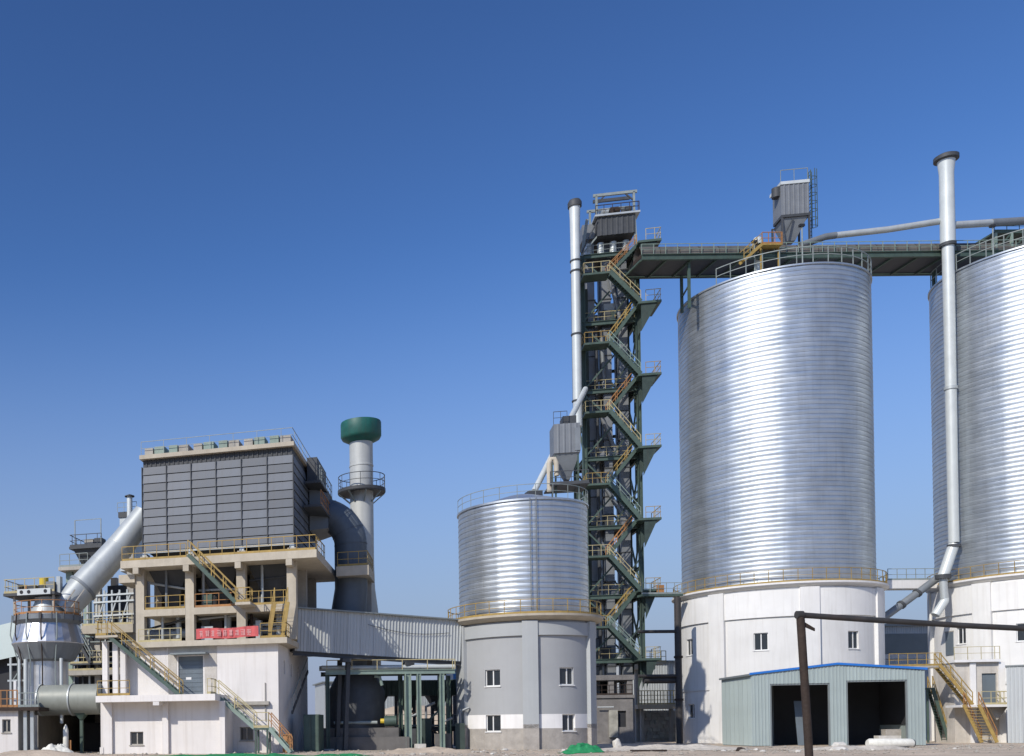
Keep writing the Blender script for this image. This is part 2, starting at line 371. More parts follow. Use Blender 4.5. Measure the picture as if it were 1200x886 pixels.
def silo(name, label, X, Y, Rr, ztop, RR, zring, Rb, paint, pil_deg, pil_w, wins, beam, pitch, seed, lower=None, mats=None):
    """wins: (viewing angle deg, z0, width, height); angles run to the viewer's right from the point that faces the camera"""
    T = Thing(name, label, 'silo', (X, Y, 0))
    a_c = math.atan2(-Y, -X)                             # towards the camera
    T.ang = lambda d: a_c+R(d)
    zt = zring+.25
    # base wall with window openings
    holes = []
    for d, z0, w, h in wins:
        da = w/Rb/2; holes.append((R(d)-da, R(d)+da, z0, z0+h))
    cuts = [R(-180+3*k) for k in range(121)]
    fn = lambda u, v, w: ((Rb-w)*cos(a_c+u), (Rb-w)*sin(a_c+u), v)
    if lower is None:
        MB().wall(R(-180), R(180), -.3, zring-.35, holes, fn, .4, cuts).build('base_wall', paint, T, 25)
    else:
        for (za, zb, pm, nm) in lower:
            hh = [(a, b, max(c, za), min(d, zb)) for a, b, c, d in holes if d > za and c < zb]
            MB().wall(R(-180), R(180), za, zb, hh, fn, .4, cuts).build(nm, pm, T, 25)
    for i, (d, z0, w, h) in enumerate(wins):
        M_ = cyl_T(T.ang(d), Rb-.02, z0) @ Matrix.Translation((-w/2, 0, 0))
        window(T, M_, w, h, split=(.5, .58, .45, .55)[i % 4], open_=(i % 3 == 1))
    # pilasters
    for d in pil_deg:
        da = pil_w/Rb/2
        if lower is None:
            MB().arc(Rb-.05, Rb+.32, -.3, zring-.37, T.ang(d)-da, T.ang(d)+da, 3).build('pilaster', paint, T)
        else:
            p = MB().arc(Rb-.05, Rb+.30, lower[1][0], zring-.37, T.ang(d)-da, T.ang(d)+da, 3).build('pilaster', 'grey_paint_light', T)
            MB().arc(Rb-.05, Rb+.30, lower[0][1]+.3, lower[1][0]-.002, T.ang(d)-da, T.ang(d)+da, 3).build('painted_band', 'white_band', p)
            MB().arc(Rb-.05, Rb+.30, -.3, lower[0][1]+.298, T.ang(d)-da, T.ang(d)+da, 3).build('foot', 'rough_concrete', p)
    # ring beams (proud bands) between the pilasters
    for (za, zb, pr, pm) in beam:
        MB().wall(R(-180), R(180), za, zb, [], lambda u, v, w: ((Rb+pr-w)*cos(a_c+u), (Rb+pr-w)*sin(a_c+u), v), pr+.03, cuts).build('ring_beam', pm, T, 25)
    # platform
    MB().lathe([(Rb-.3, zring-.33), (RR-.45, zring-.32), (RR-.06, zring-.10), (RR, zring-.05), (RR, zring+.12), (Rr-.2, zring+.13)], 96).build('platform_slab', 'beige_concrete' if paint != 'silo_white' else 'white_band', T, 30)
    silo_shell(T, Rr, zring+.12, ztop, pitch, seed)
    MB().lathe([(Rr+.05, ztop-.12), (Rr+.12, ztop-.1), (Rr+.12, ztop+.04), (Rr-.2, ztop+.06), (1.2, ztop+1.15), (0.01, ztop+1.2)], 72).build('roof', 'galvanized', T, 30)
    return T
A = silo('storage_silo', 'tall corrugated steel silo on a white base behind the blue trimmed shed', 60.27, 99.39, 8.17, 43.7, 9.15, 14.5, 8.62, 'silo_white',
         (-84, -33, 17.5, 68, 120, 170, -136), 1.5,
         [(-8, 8.55, 1.15, 1.6), (44, 8.5, 1.15, 1.6), (-58, 8.6, 1.15, 1.6), (-57, 2.4, 1.1, 1.4), (96, 8.5, 1.15, 1.6)],
         [(11.55, 14.0, .17, 'silo_white'), (5.05, 5.35, .10, 'silo_white')], .44, 3)
C = silo('storage_silo', 'tall corrugated steel silo cut off by the right edge of the picture', 83.2, 95.64, 7.99, 44.5, 8.75, 14.95, 8.3, 'silo_white',
         (-80, -29, 21, 72, 124, 176, -132), 1.5,
         [(-43.5, 9.15, .95, 1.55), (-8, 9, 1.15, 1.6)],
         [(11.9, 14.45, .17, 'silo_white'), (5.2, 5.5, .10, 'silo_white')], .44, 5)
B = silo('storage_silo', 'small squat corrugated steel silo on a grey painted base with four windows', 28.35, 79.73, 4.80, 18.7, 5.85, 9.9, 5.15, 'grey_paint',
         (-59, 5, 66, 126, 186, 246), 1.05,
         [(-25.5, 4.75, 1.2, 1.25), (36, 4.75, 1.22, 1.3), (-25.5, 1.33, 1.2, 1.25), (37.5, 1.33, 1.15, 1.25)],
         [(8.45, 9.4, .18, 'grey_paint_light')], .41, 9,
         lower=[(-.3, 1.55, 'rough_concrete', 'lower_wall'), (1.55, 2.6, 'white_band', 'painted_band'), (2.6, 9.55, 'grey_paint', 'base_wall')])
for T_, rr, z, m, d0, d1 in ((A, 8.98, 14.62, 'yellow_paint', -150, 150), (C, 8.58, 15.07, 'yellow_paint', -150, 150), (B, 5.70, 10.02, 'yellow_paint', -175, 175)):
    railing(T_, ringpts(rr, z, T_.ang(d0), T_.ang(d1), 64), m, 1.15 if T_ is not B else 1.05, 1.15, .05)
railing(A, ringpts(8.25, 43.76, A.ang(-32), A.ang(170), 44), 'grey_rail', 1.45, 1.35, .07, mid=2, toe=False)
railing(C, ringpts(8.08, 44.56, C.ang(-72), C.ang(170), 48), 'grey_rail', 1.45, 1.35, .07, mid=2, toe=False)
railing(B, ringpts(4.86, 18.76, B.ang(-80), B.ang(175), 40), 'grey_rail', 1.0, 1.3, .04, toe=False)
for d in (7, 12):
    a = B.ang(d); MB().bar((5.0*cos(a), 5.0*sin(a), 10.1), (5.0*cos(a), 5.0*sin(a), 18.7), .055).build('conduit', 'duct_shade', B)
a = B.ang(10.5); MB().tube([(5.3*cos(a), 5.3*sin(a), 0), (5.3*cos(a), 5.3*sin(a), 9.5)], .07, 8).build('downpipe', 'dark_steel', B)
for T_, d, r, z, h in ((A, -14, 5.0, 44.2, 3.6), (A, 26, 6.0, 44.2, 3.9), (C, -35, 5.0, 45, 3.4)):
    a = T_.ang(d); x, y = r*cos(a), r*sin(a)
    p = MB().tube([(x, y, z), (x, y, z+h)], .06, 8).build('lamp_pole', 'grey_rail', T_)
    MB().box(x-.25, x+.2, y-.15, y+.15, z+h, z+h+.22).build('lamp_head', 'lamp_black', p)

# ================================================================== FILTER BUILDING (white block and concrete frame)
YAW = R(-17)
p0 = at(327, 880, 71); M = Thing('filter_building', 'white rendered plant building with open concrete frame carrying the dark filter house', 'building', (p0.x, p0.y, 0), YAW)
hx = lambda px, py, yl: M.hit(px, py, yl)[0]
hz = lambda px, py, yl: M.hit(px, py, yl)[1]
FY = -2.4                                             # front of the lower block
z_ter = hz(250, 813, FY-1.4); z_blk = hz(327, 747, -.5)
xL = hx(148, 780, 0); xlL = hx(119, 850, FY); xlR = hx(264, 850, FY)
D_ = 13
fnF = lambda yo: (lambda u, v, w: (u, yo+w, v))
# upper wall, door and window openings
dx0, dx1 = hx(209, 790, 0), hx(238, 790, 0); dz1 = hz(224, 769, 0)
wx0, wx1 = hx(281, 860, 0), hx(297, 860, 0); wz0, wz1 = hz(289, 868, 0), hz(289, 852, 0)
MB().wall(xL, 0, -.3, z_blk-.4, [(dx0, dx1, z_ter, dz1), (wx0, wx1, wz0, wz1)], fnF(0), .3).build('front_wall', 'white_render', M)
window(M, Matrix.Translation((wx0, 0, wz0)), wx1-wx0, wz1-wz0, 'raw_concrete', .5)
# patched render round the door
px0, px1 = hx(197, 770, 0), hx(254, 770, 0); pz1 = hz(224, 757, 0)
MB().wall(px0, px1, z_ter, pz1, [(dx0-.12, dx1+.12, z_ter, dz1+.1)], fnF(-.025), .024).build('render_patch', 'patched_render', M)
MB().wall(xL, px0-.1, hz(200, 762, 0), z_blk-.42, [], fnF(-.02), .019).build('render_patch', 'patched_render', M)
dr = MB().box(dx0, dx1, .12, .18, z_ter, dz1).build('roller_door', 'door_grey', M)
k = (dz1-z_ter)/9
for i in range(9): MB().box(dx0+.05, dx1-.05, .095, .118, z_ter+i*k+.03, z_ter+(i+1)*k-.03).build('slat', 'door_grey', dr)
MB().box(dx0+.55, dx0+.95, .085, .094, z_ter+1.2, z_ter+1.38).build('notice', 'upvc', dr)
MB().prism([(dx0-.35, dz1+.08), (dx1+.45, dz1+.08), (dx1+.45, dz1+.2), (dx0-.35, dz1+.2)], -1.0, -.03).build('door_canopy', 'roof_metal', M)
# right side wall with three narrow windows
sw = []
for px, pa, pb in ((333.5, 774, 790), (341.5, 778, 793), (349.5, 782, 796)):
    y_, za = M.hitx(px, pb, 0); _, zb = M.hitx(px, pa, 0); sw.append((y_-.28, y_+.28, za, zb))
MB().wall(.3, D_, -.3, z_blk-.4, sw, lambda u, v, w: (-w, u, v), .3).build('side_wall', 'white_render', M)
for a_, b_, c_, d_ in sw: window(M, Matrix.Translation((0, a_, c_)) @ Matrix.Rotation(R(90), 4, 'Z'), b_-a_, d_-c_, 'upvc', .5, sill=False)
MB().box(xL, 0-.3, D_-.3, D_, -.3, z_blk-.4).build('rear_wall', 'white_render', M)
MB().box(xL, xL+.3, .3, D_-.3, -.3, z_blk-.4).build('side_wall', 'white_render', M)
# floor ledge over the white block
xs0 = hx(134, 748, -.6)
MB().box(xs0, .75, -.6, D_+.4, z_blk-.4, z_blk).build('floor_slab', 'beige_concrete', M)
# lower block with terrace
lw0, lw1 = hx(152.5, 865, FY), hx(168, 865, FY); lz0, lz1 = hz(160, 873, FY), hz(160, 857.5, FY)
MB().wall(xlL, xlR, -.3, z_ter-.45, [(lw0, lw1, lz0, lz1)], fnF(FY), .3).build('front_wall', 'white_render', M)
window(M, Matrix.Translation((lw0, FY, lz0)), lw1-lw0, lz1-lz0, 'raw_concrete', .5)
MB().box(xlL, xlL+.3, FY+.3, 5, -.3, z_ter-.45).build('side_wall', 'white_render', M)
MB().box(xlR-.3, xlR, FY+.3, -.01, -.3, z_ter-.45).build('side_wall', 'white_render', M)
for pa, pb in ((118, 131), (190, 197), (257, 263.5)):
    MB().box(hx(pa, 850, FY-.25), hx(pb, 850, FY-.25), FY-.25, FY-.005, -.3, z_ter-.46).build('pilaster', 'white_render', M)
MB().box(hx(117, 875, FY-.3), hx(121, 875, FY-.3), FY-.3, FY-.26, -.3, .45).build('plinth', 'white_render', M)
tx0, tx1 = hx(112, 815, FY-1.5), hx(252, 815, FY-1.5)
MB().box(tx0, tx1, FY-1.5, -.01, z_ter-.45, z_ter-.003).build('terrace_slab', 'white_render', M)
for px in (183,):
    MB().box(hx(px, 820, FY-1.5)-.25, hx(px, 820, FY-1.5)+.2, FY-1.48, FY-.02, z_ter-.72, z_ter-.452).build('slab_bracket', 'white_render', M)
MB().box(hx(275, 823, -.3), hx(315, 823, -.3), -.35, -.002, hz(295, 826, -.3), hz(295, 822, -.3)).build('wall_ledge', 'raw_concrete', M)
x_c = hx(311, 820, 0)
MB().bar((x_c, -.06, hz(311, 845, 0)), (x_c, -.06, hz(311, 800, 0)), .06).build('conduit', 'raw_concrete', M)
# terrace railing (left part), left-hand open bay with columns
railing(M, [(tx0+.1, FY-1.4, z_ter), (hx(152, 810, FY-1.4), FY-1.4, z_ter)], 'yellow_paint', 1.05, .8, .05)
for px in (124, 136, 145):
    x = hx(px, 790, -.8); MB().box(x-.2, x+.2, -1.0, -.6, z_ter, hz(px, 752, -.8)).build('column', 'white_render', M)
xw = hx(160, 800, 0)
# stairs in front of the upper wall
la = hz(120, 746, -1.2)
xa, xb = hx(114, 746, -1.6), hx(140, 746, -1.6)
MB().box(xa, xb, -2.0, -.62, la-.16, la).build('stair_landing', 'beige_concrete', M)
railing(M, [(xa, -.7, la), (xa, -1.95, la), (xb-.9, -1.95, la)], 'yellow_paint', 1.05, .7, .05)
stair(M, (xb-.8, -1.9, la), (hx(212, 811, -1.6), -1.9, z_ter), (0, .85, 0), 'green_steel', 'yellow_paint')
s0, s1, s2 = hx(254, 813, -2.0), hx(299, 853, -2.0), hx(316, 853, -2.0)
lz = hz(307, 853, -2.0)
stair(M, (s0, -2.35, z_ter), (s1, -2.35, lz), (0, .95, 0), 'pale_green_steel', 'pale_yellow_paint')
MB().box(s1, s2, -2.4, -1.3, lz-.14, lz).build('stair_landing', 'green_steel', M)
railing(M, [(s1, -2.38, lz), (s2, -2.38, lz)], 'pale_yellow_paint', 1.05, 1.0, .05)
stair(M, (s2, -2.35, lz), (hx(341, 880, -2.0), -2.35, .05), (0, .95, 0), 'pale_green_steel', 'orange_paint')
for x in (s1+.1, s2-.1):
    for y in (-2.3, -1.4): MB().bar((x, y, -.2), (x, y, lz-.14), .12).build('post', 'green_steel', M)
railing(M, [(hx(243, 812, -3.7), -3.7, z_ter), (s0, -3.7, z_ter), (s0, -2.4, z_ter)], 'pale_yellow_paint', 1.05, .6, .05)
# concrete frame above
CYF = 1.5
z_mid = hz(250, 711, 1.1); z_dk = hz(250, 651, .2)
colx = [hx(p, 700, CYF) for p in (165.5, 223.5, 283.5, 342.5)]
for j, yy in enumerate((CYF, CYF+4.6, CYF+9.2)):
    for x in colx:
        MB().box(x-.33, x+.33, yy-.33, yy+.33, z_blk+.003, z_dk-.55).build('column', 'raw_concrete' if j else 'beige_concrete', M)
for x in colx: MB().box(x-.22, x+.22, CYF-1.3, CYF-.34, z_dk-1.0, z_dk-.56).build('bracket', 'beige_concrete', M)
mx0, mx1 = hx(171, 715, 1.1), colx[3]-.33
for k in range(3):
    MB().box(colx[k]+.33, colx[k+1]-.33, 1.15, 11.2, z_mid-.5, z_mid).build('floor_slab', 'beige_concrete', M)
ex0, ex1 = hx(141, 655, .2), hx(376, 655, .2)
MB().box(ex0, ex1-.3, .2, 12.4, z_dk-.55, z_dk).build('deck_slab', 'beige_concrete', M)
MB().box(hx(139, 668, 1.0), colx[0]-.34, 1.0, 4, z_dk-1.5, z_dk-.9).build('cantilever_beam', 'beige_concrete', M)
railing(M, [(ex0+.1, .3, z_dk), (hx(218, 650, .3), .3, z_dk)], 'yellow_paint', 1.05, .9, .05)
railing(M, [(hx(232, 650, .3), .3, z_dk), (ex1-.4, .3, z_dk), (ex1-.4, 5, z_dk)], 'yellow_paint', 1.05, .9, .05)
for k in range(3):
    railing(M, [(colx[k]+.4, 1.25, z_mid), (colx[k+1]-.4, 1.25, z_mid)], 'yellow_paint' if k != 1 else 'orange_paint', 1.0, .9, .045)
railing(M, [(colx[0]+.4, -.4, z_blk), (colx[1]-.2, -.4, z_blk)], 'pale_yellow_paint', .95, .8, .045)
railing(M, [(hx(305, 740, -.4), -.4, z_blk), (.6, -.4, z_blk), (.6, 6, z_blk)], 'yellow_paint', 1.05, .8, .05)
# stair from deck to middle floor, and the steep yellow ladder stair to the ledge
sa = (hx(224, 661, .1), .05, z_dk); sb = (hx(279, 705, .1), .05, z_mid)
stair(M, sa, sb, (0, -.8, 0), 'green_steel', 'yellow_paint')
MB().box(sb[0], sb[0]+1.1, -.9, 1.14, z_mid-.2, z_mid-.01).build('stair_landing', 'beige_concrete', M)
railing(M, [(sb[0]+.1, -.85, z_mid), (sb[0]+1.05, -.85, z_mid), (sb[0]+1.05, .1, z_mid)], 'yellow_paint', 1.0, .55, .05)
lx = hx(321, 690, .6)
stair(M, (hx(322, 708, .3), .3, z_mid), (hx(315, 742, .3), .3, z_blk+.01), (.95, 0, 0), 'yellow_paint', 'yellow_paint')
# near-black boxes added behind the bays to deepen their shade, and hoppers
MB().box(colx[0]-.3, colx[3]-.4, 6.6, 11.0, z_mid+.003, z_dk-.56).build('shade_backing', 'dark_room', M)
MB().box(colx[0]-.3, colx[3]-.4, 6.6, 11.0, z_blk+.003, z_mid-.51).build('shade_backing', 'dark_room', M)
for k in range(3):
    cxm = (colx[k]+colx[k+1])/2
    for yy in (3.6,):
        a_, b_ = 1.5, .3
        MB().hexa([(cxm-b_, yy-b_, z_mid+.3), (cxm+b_, yy-b_, z_mid+.3), (cxm+b_, yy+b_, z_mid+.3), (cxm-b_, yy+b_, z_mid+.3),
                   (cxm-a_, yy-a_, z_dk-.56), (cxm+a_, yy-a_, z_dk-.56), (cxm+a_, yy+a_, z_dk-.56), (cxm-a_, yy+a_, z_dk-.56)]).build('hopper', 'dark_steel', M)
    MB().tube([(cxm+.6, 2.8, z_blk+.5), (cxm+.6, 2.8, z_mid-.5)], .22, 12).build('pipe', 'duct_grey', M, 40)
MB().tube([(colx[0], 3.0, z_blk+.9), (colx[3], 3.0, z_blk+.9)], .35, 14).build('screw_conveyor', 'duct_shade', M, 40)
rq = random.Random(77)
for k in range(3):
    for fl_, zf in enumerate((z_blk, z_mid)):
        for q_ in range(4):
            x = rq.uniform(colx[k]+.6, colx[k+1]-1.4); w = rq.uniform(.3, .9); y = rq.uniform(1.9, 5.2); h = rq.uniform(.5, 1.7)
            MB().box(x, x+w, y, y+.7, zf+.003, zf+h).build('equipment_box', rq.choice(('dark_steel', 'duct_shade', 'green_steel', 'raw_concrete', 'rust', 'duct_grey')), M)
        x = rq.uniform(colx[k]+.5, colx[k+1]-.5); zc_top = (z_mid-.5, z_dk-.56)[fl_]
        MB().tube([(x, 2.2, zf), (x, 2.2, zc_top)], .11, 8).build('pipe', rq.choice(('duct_grey', 'rust', 'duct_shade')), M, 40)
        MB().tube([(colx[k]+.35, 2.5, zf+rq.uniform(1.2, 2.2)), (colx[k+1]-.35, 2.5, zf+rq.uniform(1.2, 2.2))], .09, 8).build('pipe', rq.choice(('duct_grey', 'dark_steel')), M, 40)
# right hand lower slab by the chimney
rs0, rs1 = hx(394, 668, 8.0), hx(432, 668, 8.0); rsz = hz(412, 663, 8.0)
MB().box(rs0, rs1, 8.0, 12.6, rsz-.75, rsz).build('chimney_slab', 'beige_concrete', M)
railing(M, [(rs0+.1, 8.1, rsz), (rs1-.1, 8.1, rsz), (rs1-.1, 12.4, rsz)], 'yellow_paint', 1.1, .8, .05)
for x, y in ((rs0+.4, 12.2), (rs1-.4, 12.2)): MB().box(x-.2, x+.2, y-.2, y+.2, -.3, rsz-.751).build('column', 'raw_concrete', M)
MB().box(ex1-.28, rs0-.02, 10.5, 12.4, rsz-.5, rsz-.05).build('walkway', 'dark_steel', M)
# handrails down the side wall
yq, zq = M.hitx(344, 815, .8); MB().bar((.6, 2.0, 2.8), (.6, 9.5, 6.2), .1, .22).build('stair_stringer', 'dark_steel', M)
for yy in (2.2, 4, 6, 8, 9.4): MB().bar((.6, yy, 2.8+(yy-2)*.453), (.6, yy, 3.9+(yy-2)*.453), .05).build('post', 'grey_rail', M)
MB().bar((.6, 2.0, 3.9), (.6, 9.5, 7.3), .06).build('handrail', 'grey_rail', M)

bn = Thing('banner', 'long red cloth banner tied along the ledge of the concrete frame', 'banner', M.world(hx(230, 740, -.5), -.5, z_blk), YAW)
bw = hx(303, 738, -.5)-hx(230, 740, -.5); n_ = 44; mb = MB(); vs = []
for i in range(n_+1):
    u = i/n_; x = u*bw
    for z in (.07, .40, .80): vs.append((x, -.06+.04*sin(u*31)+.03*sin(u*77+z*3), z+.04*sin(u*9)+.04*u))
vs += [(x_, y_+.012, z_) for x_, y_, z_ in vs[:]]; o_ = 3*(n_+1)
fs = [(3*i+j, 3*i+3+j, 3*i+4+j, 3*i+1+j) for i in range(n_) for j in (0, 1)]+[(o_+3*i+j, o_+3*i+1+j, o_+3*i+4+j, o_+3*i+3+j) for i in range(n_) for j in (0, 1)]
fs += [(3*i, o_+3*i, o_+3*i+3, 3*i+3) for i in range(n_)]+[(3*i+2, 3*i+5, o_+3*i+5, o_+3*i+2) for i in range(n_)]
mb.add(vs, fs).build('cloth', 'banner_red', bn, 50)
rb = random.Random(4)
for i in range(9):                                     # pale characters, too blurred in the picture to read
    u = .09+i*.095; x = u*bw; mb = MB(); yb = -.06+.04*sin(u*31)+.03*sin(u*77)-.03
    for k in range(4):
        z = .28+.1*k+rb.uniform(-.02, .02); l = rb.uniform(.10, .17); mb.box(x-l, x+l, yb-.012, yb, z, z+.05)
    for k in range(2): xx = x+rb.uniform(-.12, .12); mb.box(xx, xx+.05, yb-.016, yb-.003, .24, .66)
    mb.build('character', 'banner_white', bn)

# ================================================================== FILTER HOUSE
FH = Thing('filter_house', 'big dark grey panelled filter house on top of the concrete frame', 'filter', M.world(0, 0, z_dk), YAW)
fy = .9; fd = 11.4
f0, f1 = FH.hit(167, 600, fy)[0], FH.hit(344, 600, fy)[0]
zb = FH.hit(255, 641, fy)[1]; zt = FH.hit(255, 540, fy)[1]; zr = FH.hit(255, 526.5, fy)[1]
MB().box(f0+.08, f1-.08, fy+.14, fy+fd-.14, zb+.05, zr-.31).build('casing', 'dark_steel', FH)
MB().box(f0, f1, fy, fy+.13, zb-.16, zb).build('bottom_channel', 'duct_grey', FH)
MB().box(f1-.13, f1, fy+.131, fy+fd, zb-.16, zb).build('bottom_channel', 'duct_grey', FH)
nc, nr = 6, 10; pw = (f1-f0)/nc; phh = (zt-zb)/nr
pm = None
def panel_mesh(w, h):
    mb = MB(); mb.hexa([(.03, -.07, .02), (w-.03, -.07, .02), (w-.03, .12, .02), (.03, .12, .02), (.03, -.02, h-.035), (w-.03, -.02, h-.035), (w-.03, .12, h-.035), (.03, .12, h-.035)])
    return mb
src = panel_mesh(pw, phh).build('panel', 'panel_grey', FH); src.location = (f0, fy+.02, zb)
rp = random.Random(2)
for i in range(nc):
    for j in range(nr):
        if i+j: inst(src, FH, (f0+i*pw, fy+.02+rp.uniform(-.006, .006), zb+j*phh), (R(rp.uniform(-.25, .25)), 0, R(rp.uniform(-.15, .15))))
pws = (fd-.3)/5; src2 = panel_mesh(pws, phh).build('panel', 'panel_grey', FH); src2.location = (f1-.02, fy+.15, zb); src2.rotation_euler = (0, 0, R(90))
for i in range(5):
    for j in range(nr):
        if i+j: inst(src2, FH, (f1-.02, fy+.15+i*pws, zb+j*phh), (0, 0, R(90)))
for i in range(nc+1):
    MB().box(f0+i*pw-.03, f0+i*pw+.03, fy-.11, fy+.12, zb+.01, zt-.01).build('mullion', 'dark_steel', FH)
ribbed(f0+.05, f1-.05, zt, zr-.3, fy+.10, .35, .06).build('frieze', 'dark_steel', FH)
MB().box(f0-.12, f1+.12, fy-.30, fy+fd+.1, zr-.3, zr).build('roof_slab', 'beige_concrete', FH)
for i in range(6):
    w_ = (f1-f0)/6
    for q, (a_, b_) in enumerate(((.12, .46), (.52, .92))):
        MB().box(f0+w_*(i+a_), f0+w_*(i+b_), fy-.05, fy+1.3, zr+.003, zr+.52+.08*((i+q) % 2)).build('roof_hatch', 'pale_green_steel' if (i+q) % 2 else 'raw_concrete', FH)
railing(FH, [(f0, fy-.2, zr), (f1, fy-.2, zr), (f1, fy+fd-.2, zr)], 'grey_rail', 1.0, 1.75, .035, toe=False)
for x in (f0+.12, *[hx(p, 645, fy+.1) for p in (223.5, 283.5)], f1-.15):
    MB().box(x-.16, x+.16, fy+.0, fy+.34, .003, zb-.165).build('support_leg', 'duct_white', FH)
    MB().box(x-.3, x+.3, fy-.1, fy+.5, .003, .34).build('leg_footing', 'beige_concrete', FH)
for k in range(3):
    cxm = (f0+(k+.5)*(f1-f0)/3)
    MB().hexa([(cxm-.9, 2.2, -.5+.503), (cxm+.9, 2.2, .003), (cxm+.9, 9, .003), (cxm-.9, 9, .003), (cxm-1.6, 1.3, zb+.04), (cxm+1.6, 1.3, zb+.04), (cxm+1.6, 10, zb+.04), (cxm-1.6, 10, zb+.04)]).build('hopper', 'dark_steel', FH)
# side platform with stair, plenum box
zp = FH.hitx(360, 583, f1+.8)[1]
sp = MB().box(f1+.12, f1+1.5, fy+3.5, fy+11.2, zp-.18, zp).build('side_platform', 'dark_steel', FH)
railing(sp, [(f1+1.45, fy+3.5, zp), (f1+1.45, fy+11.2, zp)], 'orange_paint', 1.05, 1.0, .05)
wr = MB().box(f1+.13, f1+1.3, fy+4.5, fy+11.2, zr-1.9, zr-1.72).build('roof_walkway', 'dark_steel', FH)
railing(wr, [(f1+1.25, fy+4.5, zr-1.72), (f1+1.25, fy+11.2, zr-1.72)], 'grey_rail', 1.1, 1.0, .05)
MB().box(f1+.13, f1+.9, fy+5.5, fy+10.5, zr-1.719, zr+.3).build('valve_box', 'dark_steel', FH)
pz0, pz1 = hz(372, 624, 10)-z_dk, hz(372, 584, 10)-z_dk
MB().hexa([(f1+.12, fy+6.6, pz0-.3), (f1+1.4, fy+7.6, pz0), (f1+1.4, fy+11.0, pz0), (f1+.12, fy+11.3, pz0-.3),
           (f1+.12, fy+6.6, pz1+.3), (f1+1.4, fy+7.6, pz1), (f1+1.4, fy+11.0, pz1), (f1+.12, fy+11.3, pz1+.3)]).build('outlet_plenum', 'elbow_dark', FH)
wk = MB().box(f1+1.5, hx(404, 578, 12), 11.0, 12.2, zp-.15, zp-.01).build('link_walkway', 'dark_steel', FH)
railing(wk, [(f1+1.5, 11.05, zp), (hx(396, 578, 11), 11.05, zp)], 'grey_rail', 1.1, .9, .05)

# ================================================================== CHIMNEY AND EXHAUST ELBOW
yc = 14.5
cxl = hx(424, 600, yc); cw = M.world(cxl, yc, 0)
CH = Thing('chimney', 'grey steel chimney with a dark green cap behind the filter house', 'chimney', cw, YAW)
sc = cw.y/FPX
zc = lambda py: at(424, py, cw.y).z
r_ = 13.5*sc
MB().lathe([(r_*1.5, -.3), (r_*1.5, zc(770)), (r_*1.3, zc(716)), (r_*1.06, zc(690)), (r_*1.0, zc(660)), (r_, zc(582))], 40).build('lower_shaft', 'chimney_grey', CH, 40)
MB().lathe([(r_, zc(582)), (r_, zc(548)), (r_+.04, zc(547.5)), (r_+.04, zc(546)), (r_, zc(545.5)), (r_, zc(512))], 40).build('upper_shaft', 'chimney_grey', CH, 40)
MB().lathe([(r_*.96, zc(520)), (r_*1.05, zc(519)), (r_*1.62, zc(515)), (r_*1.74, zc(512)), (r_*1.74, zc(497)), (r_*1.70, zc(495.5)), (r_*1.5, zc(495)), (r_*1.45, zc(503))], 48).build('cap', 'cap_green', CH, 35)
pf = MB().lathe([(r_+.0, zc(577)), (r_*2.0, zc(579)), (r_*2.05, zc(578)), (r_*2.05, zc(574.5)), (r_, zc(574))], 40).build('platform', 'dark_steel', CH, 30)
railing(pf, ringpts(r_*1.98, zc(574.5), 0, 2*PI, 28), 'dark_steel', 1.1, .9, .05, toe=False)
for k in range(8):
    a = 2*PI*k/8+.3; MB().bar((r_*cos(a), r_*sin(a), zc(590)), (r_*1.95*cos(a), r_*1.95*sin(a), zc(579)), .09).build('bracket', 'grey_rail', CH)
ye = 10.2
EX = Thing('exhaust_duct', 'fat dark exhaust duct bending down beside the chimney', 'duct', M.world(0, ye, 0), YAW)
e = lambda px, py: EX.hit(px, py, 0)
c0 = e(348, 607); c1 = e(372, 603); cc = e(382, 633); c2 = e(411, 650)
rad = e(411, 640)[0]-e(392, 640)[0]
pts = [(f1+.9, 0, c0[1]), (c1[0], 0, c1[1])]; Rb_ = c2[0]-c1[0]
zc1 = c1[1]
for k in range(1, 8):
    a = PI/2*(1-k/7); pts.append((c1[0]+Rb_*cos(a), 0, zc1-Rb_+Rb_*sin(a)))
pts += [(c2[0], 0, e(411, 690)[1]), (c2[0]-.2, 0, e(411, 716)[1]), (c2[0]-.2, 0, e(411, 770)[1])]
MB().tube(pts[:2], rad, 28).build('inlet_piece', 'elbow_dark', EX, 50)
bend = [Vector((c1[0]+Rb_*cos(PI/2*(1-k/16)), 0, zc1-Rb_+Rb_*sin(PI/2*(1-k/16)))) for k in range(17)]
MB().tube([Vector(pts[1])]+bend[1:], rad*.995, 28).build('bend', 'elbow_dark', EX, 50)
MB().tube([bend[-1], pts[-3], pts[-2], pts[-1]], [rad*.995, rad, rad*1.08, rad*1.12], 28).build('drop_duct', 'elbow_dark', EX, 50)
for k in (0, 4, 8, 12, 16):
    d = (bend[min(k+1, 16)]-bend[max(k-1, 0)]).normalized(); MB().tube([bend[k]-d*.03, bend[k]+d*.03], rad*1.012, 28).build('weld_seam', 'elbow_dark', EX, 50)
